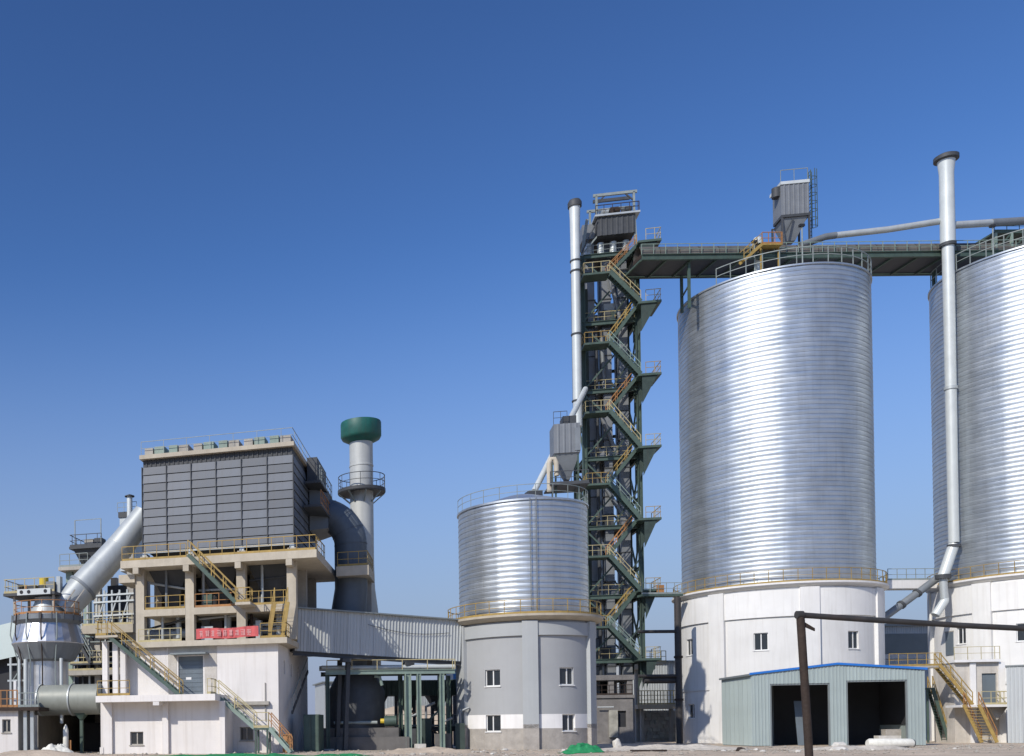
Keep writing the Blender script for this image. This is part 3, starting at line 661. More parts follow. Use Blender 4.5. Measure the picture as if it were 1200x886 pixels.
# fan block under the duct
fb = Thing('fan_house', 'concrete fan foundation, coloured dark as in shade, under the light grey gallery', 'foundation', M.world(hx(418, 850, 10.6), 10.6, 0), YAW)
MB().box(-2.6, 3.4, -2.3, 3.2, -.3, 1.7).build('plinth', 'shaded_plinth', fb)
MB().lathe([(.01, 1.7), (2.2, 1.7), (2.2, 4.6), (1.5, 6.0)], 28).build('fan_casing', 'dark_steel', fb, 40)  # dark colour chosen here to deepen the shade under the gallery
MB().box(-3.0, 4.2, -2.6, -2.35, -.3, 1.0).build('kerb_wall', 'shaded_plinth', fb)
MB().tube([(-1.5, -2.1, 2.1), (1.8, -2.1, 2.1)], .13, 10).build('pipe', 'grey_rail', fb)
mt = MB().tube([(2.3, -1.6, 2.2), (3.2, -1.6, 2.2)], .42, 14).build('motor', 'green_steel', fb, 40)
MB().tube([(2.0, -1.6, 2.2), (2.29, -1.6, 2.2)], .2, 10).build('coupling', 'motor_yellow', mt)
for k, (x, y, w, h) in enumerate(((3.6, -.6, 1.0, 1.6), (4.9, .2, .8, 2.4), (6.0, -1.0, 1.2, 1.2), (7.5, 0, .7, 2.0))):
    MB().box(x, x+w, y, y+.9, -.1, h).build('pump_cabinet', ('dark_steel', 'green_dark', 'shaded_plinth', 'green_dark')[k], fb)
    MB().tube([(x+w/2, y+.4, h), (x+w/2, y+.4, h+.9), (x+w/2+.7, y+.4, h+1.2)], .1, 8).build('pipe', 'duct_shade', fb, 40)
gb = Thing('switch_cabinet', 'dark green metal cabinet against the shaded side of the white building', 'cabinet', M.world(1.2, 3.4, 0), YAW)
MB().box(0, 1.1, 0, 2.6, -.05, 2.7).build('body', 'green_steel', gb)
for k in range(3): MB().box(-.03, -.004, .1+k*.82, .86+k*.82, .1, 2.6).build('door', 'green_steel', gb)
for k in range(2): MB().box(.05+k*.52, .53+k*.52, -.03, -.004, .1, 2.6).build('door', 'green_steel', gb)
ob = Thing('leaning_board', 'small orange board leaning at the foot of the white building stairs', 'board', M.world(hx(336, 868, -.6), -.6, 0), YAW)
MB().hexa([(-.25, -.3, 0), (.35, -.3, 0), (.35, -.22, 0), (-.25, -.22, 0), (-.25, .0, 1.3), (.35, .0, 1.3), (.35, .06, 1.3), (-.25, .06, 1.3)]).build('sheet', 'orange_paint', ob)
MB().bar((.05, -.3, .02), (.05, .35, .02), .06).build('foot', 'rust', ob)

# ================================================================== MILL SEPARATOR AND DUCTS (left)
vY = 77; pv = at(57, 880, vY); V = Thing('mill_separator', 'silvery conical mill separator under a railed service platform', 'separator', (pv.x, pv.y, 0), YAW)
vs_ = vY/FPX; vz = lambda py: at(57, py, vY).z
MB().lathe([(24*vs_, vz(838)), (24*vs_, vz(776)), (25*vs_, vz(775))], 24).build('body', 'mill_steel', V, 25)
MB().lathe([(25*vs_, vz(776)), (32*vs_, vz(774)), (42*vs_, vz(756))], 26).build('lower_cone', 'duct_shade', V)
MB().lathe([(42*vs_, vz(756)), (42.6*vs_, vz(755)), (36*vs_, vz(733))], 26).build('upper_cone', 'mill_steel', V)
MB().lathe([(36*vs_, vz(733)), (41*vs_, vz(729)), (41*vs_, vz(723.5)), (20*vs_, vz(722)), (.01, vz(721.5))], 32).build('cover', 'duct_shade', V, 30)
for k in range(18):
    a = 2*PI*k/18; MB().bar((40.5*vs_*cos(a), 40.5*vs_*sin(a), vz(730)), (40.5*vs_*cos(a), 40.5*vs_*sin(a), vz(722)), .08).build('stiffener', 'dark_steel', V)
railing(V, ringpts(2.55, vz(723), 0, 2*PI, 24), 'orange_paint', 1.0, .9, .045)
MB().lathe([(1.5, vz(722)), (1.0, vz(706)), (1.0, vz(701))], 20).build('hood', 'duct_grey', V, 30)
zpl = vz(697)
for x, y in ((-2.2, -1.2), (1.0, -1.2), (-2.2, 1.4), (1.0, 1.4)): MB().bar((x, y, vz(722)), (x, y, zpl-.2), .16).build('post', 'raw_concrete', V)
for k, (x, y, w, h, m) in enumerate(((-2.4, .3, .5, .9, 'orange_paint'), (-.2, -1.3, .4, .6, 'dark_steel'), (.9, -.4, .3, 1.3, 'duct_grey'), (-1.9, -1.2, .35, .7, 'rust'))):
    MB().box(x, x+w, y, y+.5, zpl+.003, zpl+h).build('drive_part', m, V)
for k in range(5):
    a = -2.6+k*.42; MB().tube([(2.72*cos(a), 2.72*sin(a), vz(722)), (2.85*cos(a), 2.85*sin(a), vz(745)), (2.3*cos(a), 2.3*sin(a), vz(775)), (2.3*cos(a), 2.3*sin(a), vz(805))], .05, 6).build('air_pipe', ('grey_rail', 'rust')[k % 2], V, 40)
tp = MB().box(-2.9, 1.3, -1.7, 1.7, zpl-.2, zpl).build('top_platform', 'dark_steel', V)
railing(tp, [(1.25, -1.65, zpl), (-2.85, -1.65, zpl), (-2.85, 1.6, zpl)], 'pale_yellow_paint', 1.05, .8, .05)
MB().tube([(-.3, 0, zpl), (-.3, 0, zpl+1.3)], .36, 16).build('drive_motor', 'motor_yellow', V, 40)
MB().box(-1.5, -.75, -.5, .5, zpl, zpl+.7).build('gearbox', 'dark_steel', V)
MB().box(.15, .8, -.7, .4, zpl, zpl+.9).build('control_box', 'duct_shade', V)
bm_ = MB().box(-1.7, 1.0, -1.80, -1.72, zpl-.2, zpl+.25).build('front_plate', 'duct_white', V)
for x in (-1.35, -.75, .6): MB(Matrix.Translation((x, -1.81, zpl+.03)) @ Matrix.Rotation(R(90), 4, 'X')).lathe([(.14, 0), (.14, .015), (.01, .016)], 14).build('opening', 'dark_room', bm_)
for px, r in ((42, .16), (34, .1), (86, .13)):
    x = (px-57)*vs_; MB().tube([(x, -1.9, 2.2), (x, -1.9, vz(774))], r, 10).build('riser_pipe', 'duct_white', V, 40)
for px in (12, 22, 30):
    x = (px-57)*vs_; MB().bar((x, -.4, 0), (x, -.4, vz(770)), .16).build('frame_column', 'duct_grey', V)
for py in (778, 797): MB().bar(((8-57)*vs_, -.4, vz(py)), ((36-57)*vs_, -.4, vz(py)), .14).build('frame_beam', 'duct_grey', V)
MB().bar(((12-57)*vs_, -.4, vz(800)), ((30-57)*vs_, -.4, vz(776)), .08).build('frame_brace', 'grey_rail', V)
# mill hall under it: open bay with deep shade
hY = 79; ph_ = at(42, 880, hY)
HB = Thing('mill_hall', 'low concrete mill foundation bay, dark inside, under the round duct', 'building', (ph_.x, ph_.y, 0), YAW)
hw = 6.6; hh = 3.1
MB().box(-.2, hw, 0, 9, hh, hh+.5).build('roof_slab', 'raw_concrete', HB)
MB().box(-.2, .2, 0, 9, -.3, hh-.003).build('side_wall', 'raw_concrete', HB)
MB().box(.21, hw, 8.6, 9, -.3, hh-.003).build('rear_wall', 'dark_room', HB)
MB().box(hw-.4, hw, 0, 8.59, -.3, hh-.003).build('side_wall', 'raw_concrete', HB)
MB().box(2.4, 5.0, 4.0, 7.0, -.05, 2.3).build('gear_housing', 'dark_room', HB)
# round duct
dY = 74.5; hd = Thing('round_duct', 'thick horizontal grey green duct on a green post', 'duct', at(80, 820, dY), YAW)
rd = 17.8*dY/FPX; l0, l1 = -2.1, 2.6
MB().tube([(l0, 0, 0), (l1, 0, 0)], rd, 36).build('shell', 'duct_olive', hd, 50)
for x in (l0, .4): MB().tube([(x-.05, 0, 0), (x+.05, 0, 0)], rd+.08, 36).build('flange', 'duct_grey', hd, 50)
zg = -hd.loc.z
MB().bar((1.05, 0, zg-.2), (1.05, 0, -rd-.05), .22).build('post', 'green_steel', hd)
MB().hexa([(.95, -.2, -rd-.35), (1.15, -.2, -rd-.35), (1.15, .2, -rd-.35), (.95, .2, -rd-.35), (.6, -.5, -rd+.15), (1.5, -.5, -rd+.15), (1.5, .5, -rd+.15), (.6, .5, -rd+.15)]).build('saddle', 'green_steel', hd)
# diagonal inlet duct
ia = at(72, 716, 77); ib = at(140, 642, 78.2); ic = at(170, 603, 78.6)
idn = Thing('inlet_duct', 'silver grey duct climbing diagonally from the mill to the filter house', 'duct', ia)
L_ = lambda p: p-ia
rdd = 17*77/FPX
seg = [L_(ia), L_(ia.lerp(ib, .36)), L_(ia.lerp(ib, .7)), L_(ib), L_(ic)]
rr_ = [rdd*1.05, rdd*1.05, rdd, rdd*.98, rdd*.85]
for i in range(4):
    MB().tube([seg[i], seg[i+1]], [rr_[i], rr_[i+1]], 32).build('duct_segment', 'duct_grey', idn, 50)
    d = (seg[i+1]-seg[i]).normalized()
    if i == 1: MB().tube([seg[i]-d*.12, seg[i]+d*.12], rdd*1.14, 32).build('flange', 'duct_shade', idn, 50)
    elif i: MB().tube([seg[i]-d*.03, seg[i]+d*.03], rr_[i]+.025, 32).build('seam', 'duct_grey', idn, 50)
fr_ = L_(at(78, 712, 75.9))
for k in (-.35, .35):
    q = Vector((k, -.05, 0)); MB().bar(fr_+q, fr_+q+Vector((1.0, 0, 1.35)), .09).build('ladder_rail', 'raw_concrete', idn)
# service tower behind
nY = 87; pn = at(80, 880, nY); N = Thing('service_tower', 'raw concrete and steel service tower with a thin vent stack behind the diagonal duct', 'tower', (pn.x, pn.y, 0), YAW)
nx_ = lambda px, py: N.hit(px, py, 0)
for px in (80, 113, 152):
    for y in (.3, 4.5):
        x = nx_(px, 800)[0]; MB().box(x-.28, x+.28, y, y+.55, -.3, nx_(px, 668)[1]-.01 if px < 120 else nx_(px, 640)[1]).build('column', 'pale_green_steel' if px < 100 else 'raw_concrete', N)
for py, pa, pb, m, th in ((738, 98, 158, 'beige_concrete', .7), (668, 71, 106, 'raw_concrete', .3), (790, 80, 158, 'raw_concrete', .4)):
    z = nx_(100, py-4)[1]; f = MB().box(nx_(pa, py)[0], nx_(pb, py)[0], -.5, 5.3, z-th, z).build('floor_slab', m, N)
    railing(f, [(nx_(pa, py)[0]+.1, -.4, z), (nx_(pb, py)[0]-.1, -.4, z)], 'pale_yellow_paint' if py != 668 else 'grey_rail', 1.1, .9, .05)
z = nx_(100, 641)[1]; xA, xB = nx_(84, 641)[0], nx_(122, 641)[0]
f = MB().box(xA, xB, -.6, 3.5, z-.22, z).build('steel_platform', 'dark_steel', N)
MB().hexa([(xA+.9, .2, z-1.6), (xB-.8, .2, z-1.6), (xB-.8, 2.5, z-1.6), (xA+.9, 2.5, z-1.6), (xA+.3, -.4, z-.221), (xB-.3, -.4, z-.221), (xB-.3, 3.3, z-.221), (xA+.3, 3.3, z-.221)]).build('hopper', 'dark_steel', N)
railing(f, [(xA+.05, 3, z), (xA+.05, -.5, z), (xB-.05, -.5, z)], 'dark_steel', 1.0, 1.0, .05)
for x in (xA+.4, xB-.2): MB().bar((x, -.2, z), (x, -.2, z+2.3), .07).build('post', 'grey_rail', f)
MB().bar((xA+.4, -.2, z+2.3), (xB-.2, -.2, z+2.3), .05).build('top_bar', 'grey_rail', f)
MB().box(xA+1.1, xA+1.9, .2, 1.2, z, z+.7).build('drive_box', 'raw_concrete', f)
MB().box(xA+2.0, xA+2.7, .2, 1.2, z, z+.75).build('drive_box', 'dark_steel', f)
bx0, bx1 = nx_(138, 620)[0], nx_(156, 620)[0]; bz0, bz1 = nx_(146, 668)[1], nx_(146, 600)[1]
MB().box(bx0, bx1, .5, 3.0, bz0, bz1).build('elevator_casing', 'duct_grey', N)
MB().box(bx0-.1, bx1+.1, .4, 3.1, bz1-.35, bz1+.12).build('casing_head', 'dark_steel', N)
railing(N, [(bx0-.15, .35, bz1+.1), (bx1+.2, .35, bz1+.1)], 'grey_rail', .8, .6, .04, toe=False)
x = nx_(151.5, 590)[0]; zt_ = nx_(151, 582)[1]
MB().tube([(x, .1, nx_(151, 628)[1]), (x, .1, zt_)], .24, 14).build('vent_stack', 'duct_white', N, 40)
MB().lathe([(.42, zt_), (.42, zt_+.08), (.05, zt_+.22)], 14, x, .1).build('vent_cap', 'dark_steel', N)
for k in range(5):
    x = nx_(112+k*9, 715)[0]; MB().bar((x, .3, nx_(112, 733)[1]), (x, .3, nx_(112, 692)[1]), .14).build('pipe', 'duct_grey', N)
for py in (698, 706, 722): MB().bar((nx_(108, py)[0], .2, nx_(110, py)[1]), (nx_(156, py)[0], .2, nx_(156, py-3)[1]), .14).build('pipe', 'duct_white', N)
for k in range(3): MB().bar((nx_(112+14*k, 731)[0], .25, nx_(112+14*k, 731)[1]), (nx_(124+14*k, 694)[0], .25, nx_(124+14*k, 694)[1]), .11).build('brace', 'duct_grey', N)
MB().box(nx_(112, 730)[0], nx_(158, 730)[0], 3.0, 3.3, 0, nx_(130, 680)[1]).build('back_panel', 'dark_room', N)
MB().box(nx_(84, 770)[0], nx_(158, 770)[0], 1.6, 1.9, 0, nx_(120, 744)[1]).build('back_panel', 'dark_room', N)
rn_ = random.Random(31)
for k in range(9):
    x = nx_(88+k*7.5+rn_.uniform(-2, 2), 770)[0]; MB().bar((x, rn_.uniform(-.3, 1.2), 0), (x, rn_.uniform(-.3, 1.2), nx_(110, rn_.choice((742, 748, 760, 775)))[1]), rn_.uniform(.06, .16)).build('pipe', rn_.choice(('duct_grey', 'dark_steel', 'grey_rail', 'duct_white', 'rust')), N)
for k in range(4):
    z = nx_(110, 752+12*k)[1]; MB().bar((nx_(86, 770)[0], .1+.2*k, z), (nx_(156, 770)[0], .1+.2*k, z), .09).build('pipe', ('grey_rail', 'dark_steel')[k % 2], N)
z = nx_(100, 778)[1]; fl = MB().box(nx_(86, 778)[0], nx_(122, 778)[0], -.7, 1.5, z-.12, z).build('steel_platform', 'dark_steel', N)
railing(fl, [(nx_(86, 778)[0], -.65, z), (nx_(122, 778)[0], -.65, z)], 'pale_yellow_paint', 1.05, .6, .05)
stair(N, (nx_(92, 745)[0], -.9, nx_(92, 745)[1]), (nx_(110, 778)[0], -.9, z), (0, .7, 0), 'dark_steel', 'grey_rail')
for px, py in ((90, 690), (97, 684), (104, 700)):
    x = nx_(px, 720)[0]; MB().tube([(x, -.2, nx_(px, 738)[1]), (x, -.2, nx_(px, py)[1])], .13, 10).build('pipe', 'duct_grey', N, 40)
# white kiosk bottom left with orange rails
kY = 72; pk = at(0, 880, kY); K = Thing('equipment_kiosk', 'small whitewashed block with orange railed roof at the left edge', 'building', (pk.x, pk.y, 0), R(-8))
kx = lambda px, py: K.hit(px, py, 0)
ka, kb = kx(-40, 850)[0], kx(21, 850)[0]; kz = kx(10, 829)[1]
w0, w1, w2, w3 = kx(2.5, 850)[0], kx(12.5, 850)[0], kx(7, 858.5)[1], kx(7, 843)[1]
MB().wall(ka, kb, -.3, kz-.25, [(w0, w1, w2, w3)], fnF(0), .25).build('front_wall', 'white_render', K)
window(K, Matrix.Translation((w0, 0, w2)), w1-w0, w3-w2, 'raw_concrete', .5)
MB().box(kb-.25, kb, .251, 4, -.3, kz-.25).build('side_wall', 'grey_paint', K)
f = MB().box(ka, kx(47, 830)[0], -.4, 4.2, kz-.248, kz).build('roof_slab', 'rust', K)
railing(f, [(ka, -.3, kz), (kx(22, 828)[0], -.3, kz)], 'orange_paint', 1.2, .45, .07)
railing(f, [(kx(22, 828)[0], -.3, kz), (kx(46, 828)[0], -.3, kz)], 'grey_rail', 1.0, .5, .06)
for px in (29, 37): MB().bar((kx(px, 850)[0], .2, -.2), (kx(px, 850)[0], .2, kz-.25), .25).build('post', 'duct_grey', K)
MB().box(kx(14, 825)[0], kx(17, 825)[0], .4, .8, kz+.003, kz+1.9).build('cabinet', 'upvc', K)
# far shed with pitched roof at left edge
fY = 96; pf_ = at(10, 880, fY); FS = Thing('far_shed', 'pale green grey pitched shed roof behind the separator at the left edge', 'building', (pf_.x, pf_.y, 0), YAW)
sx = lambda px, py: FS.hit(px, py, 0)
e0 = sx(38, 765); r0 = sx(24, 724)
MB().box(-14, e0[0]-.5, 1.2, 16, -.3, e0[1]-.2).build('wall', 'dark_room', FS)
q0 = sx(-80, 780)
MB().hexa([(q0[0], 0, sx(-80, 790)[1]), (e0[0], 0, e0[1]), (e0[0], 16, e0[1]+3), (q0[0], 16, sx(-80, 790)[1]+3), (q0[0], .6, sx(-80, 750)[1]), (e0[0], .6, sx(38, 722)[1]), (e0[0], 16, sx(38, 722)[1]+.5), (q0[0], 16, sx(-80, 750)[1]+.5)]).build('roof', 'shed_cladding', FS)

# ================================================================== COVERED GALLERY (light grey, mid height)
ga, gb_ = at(347, 713, 75.0), at(541, 727.5, 78.4)
gv = gb_-ga; gtilt = math.atan2(-gv.z, math.hypot(gv.x, gv.y)); gl = gv.length; gyaw = math.atan2(gv.y, gv.x)
G = Thing('covered_gallery', 'light grey ribbed covered conveyor gallery running behind the small silo', 'gallery', (ga.x, ga.y, 0), gyaw)
G.o.location.z = ga.z; G.o.rotation_euler = (0, gtilt, gyaw)
zt2 = 0.; zb2 = -(at(365, 714, 75.3).z-at(365, 763.5, 75.3).z)
ns = int(gl/1.05); sw_ = gl/ns
src = ribbed(.012, sw_-.012, zb2, zt2, 0, .26, .05).build('cladding_sheet', 'cladding', G)
for k in range(1, ns): inst(src, G, (k*sw_, 0, 0))
MB().prism([(-.2, zt2), (gl+.2, zt2), (gl+.2, zt2+.10), (-.2, zt2+.10)], -.28, 2.5).build('roof', 'roof_metal', G)
MB().box(-.1, gl, .06, 2.3, zb2-.02, zb2+.15).build('floor', 'dark_steel', G)
MB().box(-.1, gl, 2.2, 2.3, zb2+.16, zt2-.003).build('rear_wall', 'cladding', G)
MB().ibeam((-.1, .08, zb2-.18), (gl, .08, zb2-.18), .25, .3).build('bottom_chord', 'dark_steel', G)
cb = [Vector((gl*(.42+.5*k/14), -.13, (zt2+zb2)/2+.75-.35*sin(PI*k/14)-.2*k/14)) for k in range(15)]
MB().tube(cb, .02, 6).build('cable', 'dark_steel', G)
for s_ in (.30, .68): MB().box(gl*s_-.35, gl*s_+.35, -.25, .3, zb2-.62, zb2-.34).build('bearing', 'dark_steel', G)
for y in (.5, 2.0): MB().bar((gl*.33, y, -ga.z-.2), (gl*.33, y, zb2-.33), .3).build('trestle_leg', 'dark_steel', G)
# green pipe rack in front of it
rY = 76.6; pr_ = at(384, 880, rY); PR = Thing('pipe_rack', 'green steel pipe rack with pale handrails under the covered gallery', 'rack', (pr_.x, pr_.y, 0), R(-1))
rx = lambda px, py: PR.hit(px, py, 0)
zrk = rx(450, 787.5)[1]; xe = rx(533, 787)[0]
for px, w, m in ((384, .32, 'green_steel'), (478, .5, 'pale_green_steel'), (491, .34, 'pale_green_steel'), (518, .36, 'pale_green_steel')):
    x = rx(px, 830)[0]
    c = MB().ibeam((x, 0, .0), (x, 0, zrk-.18), w, w*.9, .05).build('column', m, PR)
    MB().box(x-.4, x+.4, -.4, .4, -.3, .45 if px == 491 else .12).build('footing', 'pale_stone' if px == 491 else 'rough_concrete', PR)
for px in (478, 526, 536):
    x = rx(px, 830)[0]; MB().ibeam((x, 2.6, -.1), (x, 2.6, zrk-.18), .34, .3, .05).build('column', 'green_steel', PR)
for y in (0, 2.6): MB().ibeam((-.1, y, zrk), (xe, y, zrk), .22, .34, .05).build('beam', 'pale_green_steel' if y == 0 else 'green_steel', PR)
for k in range(9):
    x = xe*k/8+.05; MB().bar((x, .12, zrk), (x, 2.48, zrk), .14).build('cross_beam', 'green_steel', PR)
for y, z, r, m in ((.7, .40, .18, 'duct_white'), (1.25, .35, .13, 'duct_grey'), (1.9, .42, .2, 'duct_white')):
    MB().tube([(-.3, y, zrk+z), (xe+.2, y, zrk+z)], r, 10).build('pipe', m, PR, 40)
railing(PR, [(0, -.05, zrk+.17), (xe, -.05, zrk+.17)], 'pale_yellow_paint', .75, 1.9, .06, toe=False, mid=1)
x0_, x1_ = rx(491, 840)[0], rx(518, 840)[0]
MB().bar((x0_, 2.5, 3.0), (rx(526, 840)[0], 2.5, .9), .16).build('brace', 'rust', PR)
MB().bar((x0_, 2.5, 1.0), (rx(526, 840)[0], 2.5, 3.1), .14).build('brace', 'green_steel', PR)
MB().tube([(rx(440, 800)[0], .4, zrk-.3), (rx(446, 800)[0], .4, zrk-.35), (rx(449, 800)[0], .4, zrk-1.0)], .12, 8).build('drain_pipe', 'pale_green_steel', PR, 40)
# dark enclosed feeder behind the rack
fe = Thing('enclosed_feeder', 'dark green box feeder on legs behind the pipe rack', 'conveyor', at(440, 880, 84), R(0))
fe.loc.z = 0; fe.o.location.z = 0
fx = lambda px, py: fe.hit(px, py, 0)
x0f, x1f, z0f, z1f = fx(438, 805)[0], fx(545, 805)[0], fx(490, 815)[1], fx(490, 797)[1]
ribbed(x0f, x1f, z0f, z1f, 0, .4, .06).build('front_sheet', 'green_steel', fe)
MB().box(x0f, x1f, .05, 2.2, z0f, z1f).build('casing', 'green_steel', fe)
for k in range(5):
    x = x0f+(x1f-x0f)*(k+.3)/5; MB().bar((x, .6, -.2), (x, .6, z0f-.003), .24).build('leg', 'dark_steel', fe)
for k in range(3):
    x = x0f+(x1f-x0f)*(k+.5)/3-.8; MB().hexa([(x-.2, .7, z0f-1.3), (x+.2, .7, z0f-1.3), (x+.2, 1.3, z0f-1.3), (x-.2, 1.3, z0f-1.3), (x-.8, .4, z0f-.003), (x+.8, .4, z0f-.003), (x+.8, 1.9, z0f-.003), (x-.8, 1.9, z0f-.003)]).build('hopper', 'dark_steel', fe)
MB().box(x0f, x1f, .4, 1.8, z0f-3.0, z0f-2.6).build('lower_conveyor', 'dark_steel', fe)
railing(fe, [(x0f, .2, z0f-2.6), (x1f, .2, z0f-2.6)], 'grey_rail', 1.0, 1.1, .05)
bs = Thing('blue_cabin', 'bright blue sheet cabin glimpsed left of the small silo', 'cabin', at(537, 880, 92), 0)
bs.loc.z = 0; bs.o.location.z = 0
zz0, zz1 = bs.hit(537, 796, 0)[1], bs.hit(537, 776, 0)[1]
xb0, xb1 = bs.hit(531, 785, 0)[0], bs.hit(560, 785, 0)[0]
ribbed(xb0, xb1, zz0, zz1, 0, .3, .04).build('front_sheet', 'blue_sheet', bs)
MB().box(xb0, xb1, .05, 2.5, zz0-.25, zz1+.06).build('body', 'cladding', bs)
for x in (xb0+.2, xb1-.2): MB().bar((x, .4, -.2), (x, .4, zz0-.26), .25).build('leg', 'dark_steel', bs)

# ================================================================== ELEVATOR TOWER
tY = 102; pt_ = at(690, 870, tY); T = Thing('elevator_tower', 'tall green steel bucket elevator tower with zigzag stairs', 'tower', (pt_.x, pt_.y, 0), R(-12))
th = lambda px, py, y=0: T.hit(px, py, y)
tw = th(749, 500)[0]; td = 4.6
ztp = th(690, 300)[1]
base_h = th(720, 792)[1]
for x in (0, tw):
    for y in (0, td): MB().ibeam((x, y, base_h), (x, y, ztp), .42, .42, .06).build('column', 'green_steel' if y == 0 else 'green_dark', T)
lev = [th(700, py)[1] for py in (300, 379, 459, 538, 619, 700, 775)]
for z in lev:
    for p, q in (((0, 0), (tw, 0)), ((tw, 0), (tw, td)), ((tw, td), (0, td)), ((0, td), (0, 0))):
        MB().ibeam((*p, z), (*q, z), .28, .42, .05).build('beam', 'green_steel', T)
    MB().box(.1, tw-.1, 1.2, td-.1, z+.212, z+.27).build('floor_plate', 'dark_steel', T)
    railing(T, [(.15, .35, z+.27), (tw-.2, .35, z+.27)], 'pale_yellow_paint' if z != lev[0] else 'grey_rail', 1.0, 1.0, .045, toe=False)
for a_, b_ in zip(lev[:-1], lev[1:]):
    MB().bar((0, 0, a_-.2), (tw*.42, 0, (a_+b_)/2+.9), .16).build('brace', 'green_steel', T)
    MB().bar((0, 0, b_+.2), (tw*.5, 0, (a_+b_)/2-.3), .15).build('brace', 'green_steel', T)
    for yy0, yy1 in ((0, td), (td, 0)):
        MB().bar((tw, yy0, a_-.2), (tw, yy1, b_+.2), .15).build('brace', 'green_steel', T)
        MB().bar((0, yy0, a_-.2), (0, yy1, b_+.2), .15).build('brace', 'green_steel', T)
    MB().bar((0, td, a_-.2), (tw, td, b_+.2), .15).build('brace', 'green_steel', T)
    MB().bar((0, td, b_+.2), (tw, td, a_-.2), .15).build('brace', 'green_steel', T)
# elevator casings (two elevators, two legs each)
ztt = th(720, 250)[1]
for cxm in (tw*.20, tw*.50, tw*.80):
    for k, yy in enumerate((1.5, 2.9)):
        e_ = MB().box(cxm-.42, cxm+.42, yy, yy+.75, base_h*.4, ztp+2.2).build('elevator_leg', 'filter_grey' if k == 0 else 'duct_shade', T)
        if k == 0:
            z = base_h+1
            while z < ztp:
                MB().box(cxm-.52, cxm+.52, yy-.06, yy+.8, z, z+.10).build('flange', 'dark_steel', e_); z += 2.9
    MB().box(cxm-.75, cxm+.75, 1.0, 4.0, ztp+2.2, ztp+3.7).build('elevator_head', 'filter_grey', T)
for k in range(4):
    x = tw*(.15+.23*k); MB().tube([(x, .8, ztp+.3), (x, .8, ztp+1.5)], .33, 14).build('drive_unit', ('duct_white', 'duct_grey')[k % 2], T, 40)
rt = random.Random(12)
for k in range(7):                                     # cable trays, air pipes and chutes inside the frame
    x, y, r = rt.uniform(.4, tw-.4), rt.uniform(.7, td-.5), rt.uniform(.08, .22)
    MB().tube([(x, y, base_h), (x, y, ztp-rt.uniform(0, 6))], r, 10).build('pipe', rt.choice(('green_dark', 'dark_steel', 'duct_shade')), T, 40)
for i, (a_, b_) in enumerate(zip(lev[:-1], lev[1:])):
    zm = (a_+b_)/2
    MB().ibeam((0, 0, zm), (0, td, zm), .2, .3, .04).build('beam', 'green_steel', T)
    MB().ibeam((tw, 0, zm-.6), (tw, td, zm-.6), .2, .3, .04).build('beam', 'green_steel', T)
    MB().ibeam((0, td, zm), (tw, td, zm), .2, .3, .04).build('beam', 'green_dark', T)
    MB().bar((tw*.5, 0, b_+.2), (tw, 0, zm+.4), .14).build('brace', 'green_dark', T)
    for k in range(3):
        x = rt.uniform(.5, tw-1.4); w = rt.uniform(.5, 1.1); y = rt.uniform(.6, 1.6)
        MB().box(x, x+w, y, y+.8, b_+.28+(.0 if k else 1.4), b_+.28+(rt.uniform(.6, 1.5) if k else 2.1)).build('equipment_box', rt.choice(('duct_grey', 'dark_steel', 'filter_grey', 'green_dark')), T)
    p = (rt.uniform(.6, tw*.5), 1.0, a_-.4); q = (rt.uniform(tw*.4, tw-.5), 1.1, b_+.6)
    MB().tube([p, q], .2, 10).build('chute', ('filter_grey', 'duct_shade')[i % 2], T, 40)
    MB().box(.2, tw-.2, 1.25, td-.2, b_+.275, b_+.33).build('grating', 'dark_steel', T)
# head house
hz0 = th(720, 293)[1]; hz1 = th(720, 254)[1]
hxa, hxb, hxc, hxd = th(697, 275)[0], th(743, 275)[0], th(693, 254)[0], th(747, 254)[0]
ribbed(hxc+.5, hxd-.3, hz1-1.9, hz1-.02, -.25, .5, .05).build('head_cladding', 'dark_steel', T)
MB().box(hxc+.5, hxd-.3, -.2, td-.3, hz1-1.9, hz1-.02).build('head_casing', 'dark_steel', T)
for y in (-.2, td-.2): MB().bar((-.05, y, ztp+.3), (hxc+.5, y, hz1-.4), .3, .12).build('wind_brace', 'dark_steel', T)
MB().box(th(696, 254)[0], th(749, 252)[0], -.5, td+.4, hz1, hz1+.18).build('top_platform', 'duct_grey', T)
for x in (0, tw):
    for y in (0, td): MB().bar((x, y, ztp), (x+(.55 if x == 0 else -.2), y, hz1), .26).build('post', 'grey_rail', T)
MB().bar((0, 0, ztp+.2), (tw*.3, .1, ztp+2.0), .14).build('brace', 'grey_rail', T)
x0t, x1t = th(699, 250)[0], th(743, 250)[0]; zct = th(720, 227)[1]
for x in (x0t, x1t):
    for y in (0, 3.2): MB().bar((x, y, hz1+.18), (x, y, zct), .2).build('crane_post', 'grey_rail', T)
for y in (0, 3.2): MB().bar((x0t-.3, y, zct), (x1t+.3, y, zct), .2, .26).build('crane_beam', 'grey_rail', T)
MB().bar((x0t, 1.6, zct+.2), (x1t, 1.6, zct+.2), .2, .3).build('crane_beam', 'dark_steel', T)
for x, s_ in ((x0t, 1), (x1t, -1)): MB().bar((x, 0, zct-.9), (x+s_*.8, 0, zct-.1), .12).build('crane_brace', 'dark_steel', T)
railing(T, [(th(697, 252)[0], -.4, hz1+.18), (th(748, 250)[0], -.4, hz1+.18)], 'rust', .95, .8, .06, toe=False)
